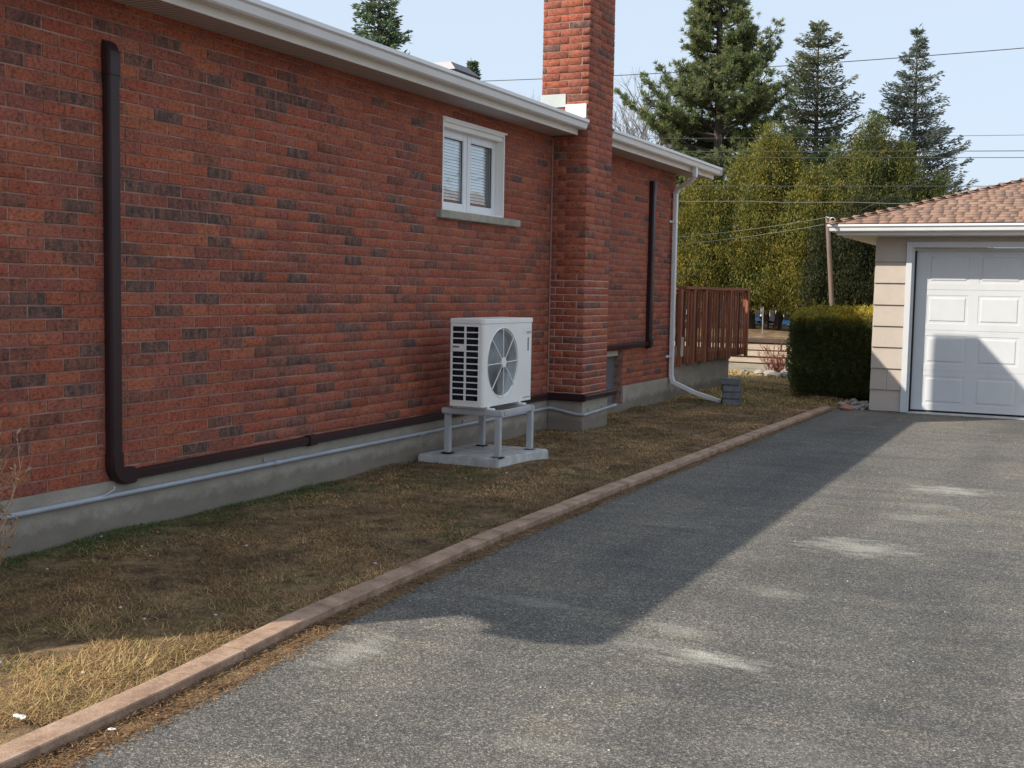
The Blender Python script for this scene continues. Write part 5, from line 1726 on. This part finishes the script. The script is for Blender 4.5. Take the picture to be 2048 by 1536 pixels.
def bare_tree(name, base, height, label, seed, spread=.5, levels=5, lean=0):
    r = random.Random(seed)
    root = empty(name, base, label, 'tree', 'bare trees behind the roof')
    mt = MB(); mc = MB()
    def grow(p, d, ln, rad_, lev):
        q = p + d * ln
        mid_ = p.lerp(q, .5) + Vector((r.gauss(0, .03), r.gauss(0, .03), 0)) * ln
        (mt if lev == 0 else mc).tube([p, mid_, q], [rad_, rad_ * .85, rad_ * .68], 5 if lev < 2 else 3, False)
        if lev >= levels: return
        for _ in range(3 if lev else 4):
            nd = (d + Vector((r.gauss(0, spread), r.gauss(0, spread), r.uniform(-.05, .4)))).normalized()
            grow(p.lerp(q, r.uniform(.55, 1)), nd, ln * r.uniform(.6, .82), rad_ * .58, lev + 1)
    grow(Vector(base), Vector((lean, 0, 1)).normalized(), height * .33, height * .016, 0)
    mt.build('trunk', 'bark_grey', root, norm=False); mc.build('branches', 'bark_grey', root, norm=False)
    return root
bare_tree('bare_tree', (-10.6, 45, .7), 10.2, 'bare leafless tree between the chimney and the tall pine', 2, .46, 6)
bare_tree('bare_tree', (-12.6, 46, .7), 10.4, 'bare leafless tree just right of the chimney shaft', 3, .46, 6)
bare_tree('bare_tree', (-16.4, 47, .7), 10.6, 'bare leafless tree top left of the chimney above the gutter', 5, .46, 6)
pole_p = MB(); pole_p.tube([(-11.6, 46.5, 0), (-11.6, 46.5, 9.0)], [.16, .11], 8)

# ------------------------------------------------------------------ lawn: dead grass blades, litter, pebbles
def scatter_grass(name, n, y0, y1, label, colfun, xin=None, zbase=0.006, ymode=2.2, lmin=.014, lmax=.042, width=(.0022, .0045), thr=.30, fade=None):
    u = rng.random(n * 2)
    y = y0 + (y1 - y0) * u ** ymode
    kx = np.interp(y, [k_[0] for k_ in KOUT], [k_[1] for k_ in KOUT]) - KW - .004
    if xin is None:
        x = .02 + rng.random(n * 2) * (kx - .02)
    else:
        x = xin[0] + rng.random(n * 2) * (xin[1] - xin[0])
    P = np.stack([x, y, np.zeros_like(x)], 1)
    nz = lumps(P * [1, 1, 0], 5, 2.6)
    nz2 = lumps(P * [1, 1, 0], 6, 9.0)
    keep = (.5 * nz + .5 * nz2 + rng.normal(0, .10, n * 2)) > thr
    if fade: keep &= rng.random(n * 2) < np.clip((fade[1] - y) / (fade[1] - fade[0]), 0, 1)
    keep &= ~((x > .03) & (x < 1.0) & (y > 8.97) & (y < 9.88))
    keep &= ~((x < .44) & (y > CY0 - .02) & (y < CY1 + .02))
    P = P[keep][:n]; nz = nz[keep][:n]; nz2 = nz2[keep][:n]
    m_ = len(P)
    P[:, 2] = zbase + .012 + .012 * np.sin(P[:, 0] * 5.1 + P[:, 1] * 1.3) * np.sin(P[:, 1] * 2.7 - P[:, 0]) + .008 * np.sin(P[:, 1] * 6.1 + P[:, 0] * 7) - .01 + rng.random(m_) * .006
    az = rng.uniform(0, 6.283, m_)
    el = np.clip(rng.normal(.26, .30, m_), .02, 1.3)
    D = np.stack([np.cos(az) * np.cos(el), np.sin(az) * np.cos(el), np.sin(el)], 1)
    ln = rng.uniform(lmin, lmax, m_)[:, None]
    wd = rng.uniform(width[0], width[1], m_)[:, None]
    wd *= (1 + np.maximum(0, P[:, 1:2] - 4) * .14)
    S = np.stack([-np.sin(az), np.cos(az), np.zeros(m_)], 1)
    V = np.stack([P - S * wd * .5, P + S * wd * .5, P + D * ln + np.array([0, 0, -.15]) * ln * rng.random((m_, 1))], 1).reshape(-1, 3)
    F_ = np.arange(3 * m_).reshape(-1, 3)
    C = colfun(P, nz, nz2, m_)
    o = array_mesh(name, V, F_, 'dry_grass', None, (1, 6, 0), np.repeat(C, 3, 0))
    return props(o, label, 'grass', kind='stuff')


def grass_col(P, nz, nz2, m_):
    straw = np.array([.46, .31, .145]); brown = np.array([.33, .19, .092]); dark = np.array([.155, .098, .052]); green = np.array([.085, .125, .038])
    t = rng.random((m_, 1))
    C = brown * (1 - t) + straw * t
    dk = (rng.random((m_, 1)) < .28)
    C = np.where(dk, dark * rng.uniform(.7, 1.5, (m_, 1)), C)
    C *= (.60 + .90 * lumps(P * [1, 1, 0], 41, 3.3) ** 1.3)[:, None]
    gp = np.clip(1.25 - P[:, 0] / .62, 0, 1) * np.clip((8.2 - P[:, 1]) / 2.0, 0, 1) * .92 + np.clip((lumps(P * [1, 1, 0], 31, 2.6) - .62) * 2.2, 0, .45)
    gp = np.maximum(gp, np.clip(1.0 - np.abs(P[:, 0] - .5) / .2, 0, 1) * np.clip(1 - np.abs(P[:, 1] - 12.4) / .55, 0, 1) * .9)
    g_ = rng.random(m_) < gp
    C[g_] = green * rng.uniform(.6, 1.5, (g_.sum(), 1))
    return C * rng.uniform(.75, 1.2, (m_, 1))


scatter_grass('dead_grass', 520000, 1.9, 23.0, 'matted brown and straw grass covering the lawn strip', grass_col)


def straw_col(P, nz, nz2, m_):
    t = rng.random((m_, 1))
    return (np.array([.44, .31, .115]) * (1 - t) + np.array([.62, .47, .20]) * t) * rng.uniform(.8, 1.15, (m_, 1))


scatter_grass('back_lawn_grass', 50000, 16.3, 23.0, 'straw coloured grass of the back lawn', straw_col, (-3.0, 2.3), ymode=1.0, lmin=.03, lmax=.07, width=(.003, .005), thr=.2)
scatter_grass('straw_grass', 15000, 2.4, 4.35, 'longer straw grass in the sunny front strip', straw_col, None, ymode=1.0, lmin=.03, lmax=.085, width=(.002, .0038), thr=.42, fade=(3.3, 4.3))

# rusty litter between kerb and asphalt
n = 22000
y = 1.8 + 14.2 * rng.random(n) ** 1.9
ko = np.interp(y, [k_[0] for k_ in KOUT], [k_[1] for k_ in KOUT]); gp = np.interp(y, [k_[0] for k_ in GAP], [k_[1] for k_ in GAP])
x = ko + .004 + (rng.random(n) ** 1.5) * (gp + .035)
P = np.stack([x, y, .004 + rng.random(n) * .010], 1)
az = rng.uniform(0, 6.283, n)
D = np.stack([np.cos(az), np.sin(az), rng.normal(.05, .18, n)], 1)
V, F_ = leaf_quads(P, D, rng.uniform(.010, .034, n), rng.uniform(.002, .006, n), np.tile([0, 0, 1.0], (n, 1)) + rng.normal(0, .3, (n, 3)))
t_ = rng.random((n, 1))
C = (np.array([.16, .085, .045]) * (1 - t_) + np.array([.34, .20, .09]) * t_) * rng.uniform(.5, 1.2, (n, 1))
lit = array_mesh('leaf_litter', V, F_, 'dry_grass', None, (2.3, 5, 0), np.repeat(C, 4, 0))
props(lit, 'rusty leaf and needle litter along the driveway side of kerb', 'litter', kind='stuff')

# pebbles, and loose chips on the drive
acc = Acc()
ico = bmesh.new(); bmesh.ops.create_icosphere(ico, subdivisions=1, radius=1.0)
IV = np.array([tuple(v.co) for v in ico.verts]); IF = np.array([[v.index for v in f.verts] for f in ico.faces]); ico.free()
pbr = np.random.default_rng(77)
for i in range(190):
    if i < 70:
        x_, y_ = pbr.uniform(.1, 2.0), 2.6 + 10 * pbr.random() ** 1.6
        s_ = pbr.uniform(.004, .013); zb = .03
    else:
        x_, y_ = pbr.uniform(2.5, 5.6), 2.6 + 12 * pbr.random() ** 1.2
        s_ = pbr.uniform(.003, .006); zb = .007
    V = IV * (1 + .2 * pbr.normal(size=IV.shape)) * np.array([1, pbr.uniform(.6, 1), .55]) * s_ + [x_, y_, zb]
    acc.add(V, IF, np.ones((len(V), 4)))
pb = acc.build('pebbles', 'pebble', None, 'lc', (2, 6, 0))
props(pb, 'small pale pebbles scattered over lawn and driveway', 'pebbles', kind='stuff')

for i, (x_, y_, s_, lb) in enumerate(((2.06, 2.86, .016, 'crumpled white scrap on the lawn by the kerb, nearest the camera'), (2.395, 2.95, .009, 'small white scrap lying between kerb and asphalt'))):
    bm = bmesh.new(); bmesh.ops.create_icosphere(bm, subdivisions=2, radius=1)
    rr = random.Random(60 + i)
    for v in bm.verts:
        v.co *= 1 + rr.uniform(-.55, .35)
        v.co = Vector((v.co.x * s_ * 1.6, v.co.y * s_, v.co.z * s_ * .5))
    me = bpy.data.meshes.new('scrap'); bm.to_mesh(me); bm.free(); me.materials.append(MATS['paper'])
    o = bpy.data.objects.new('white_scrap', me); o.location = (x_, y_, .03 if i == 0 else .018); COL.objects.link(o)
    props(o, lb, 'scrap')
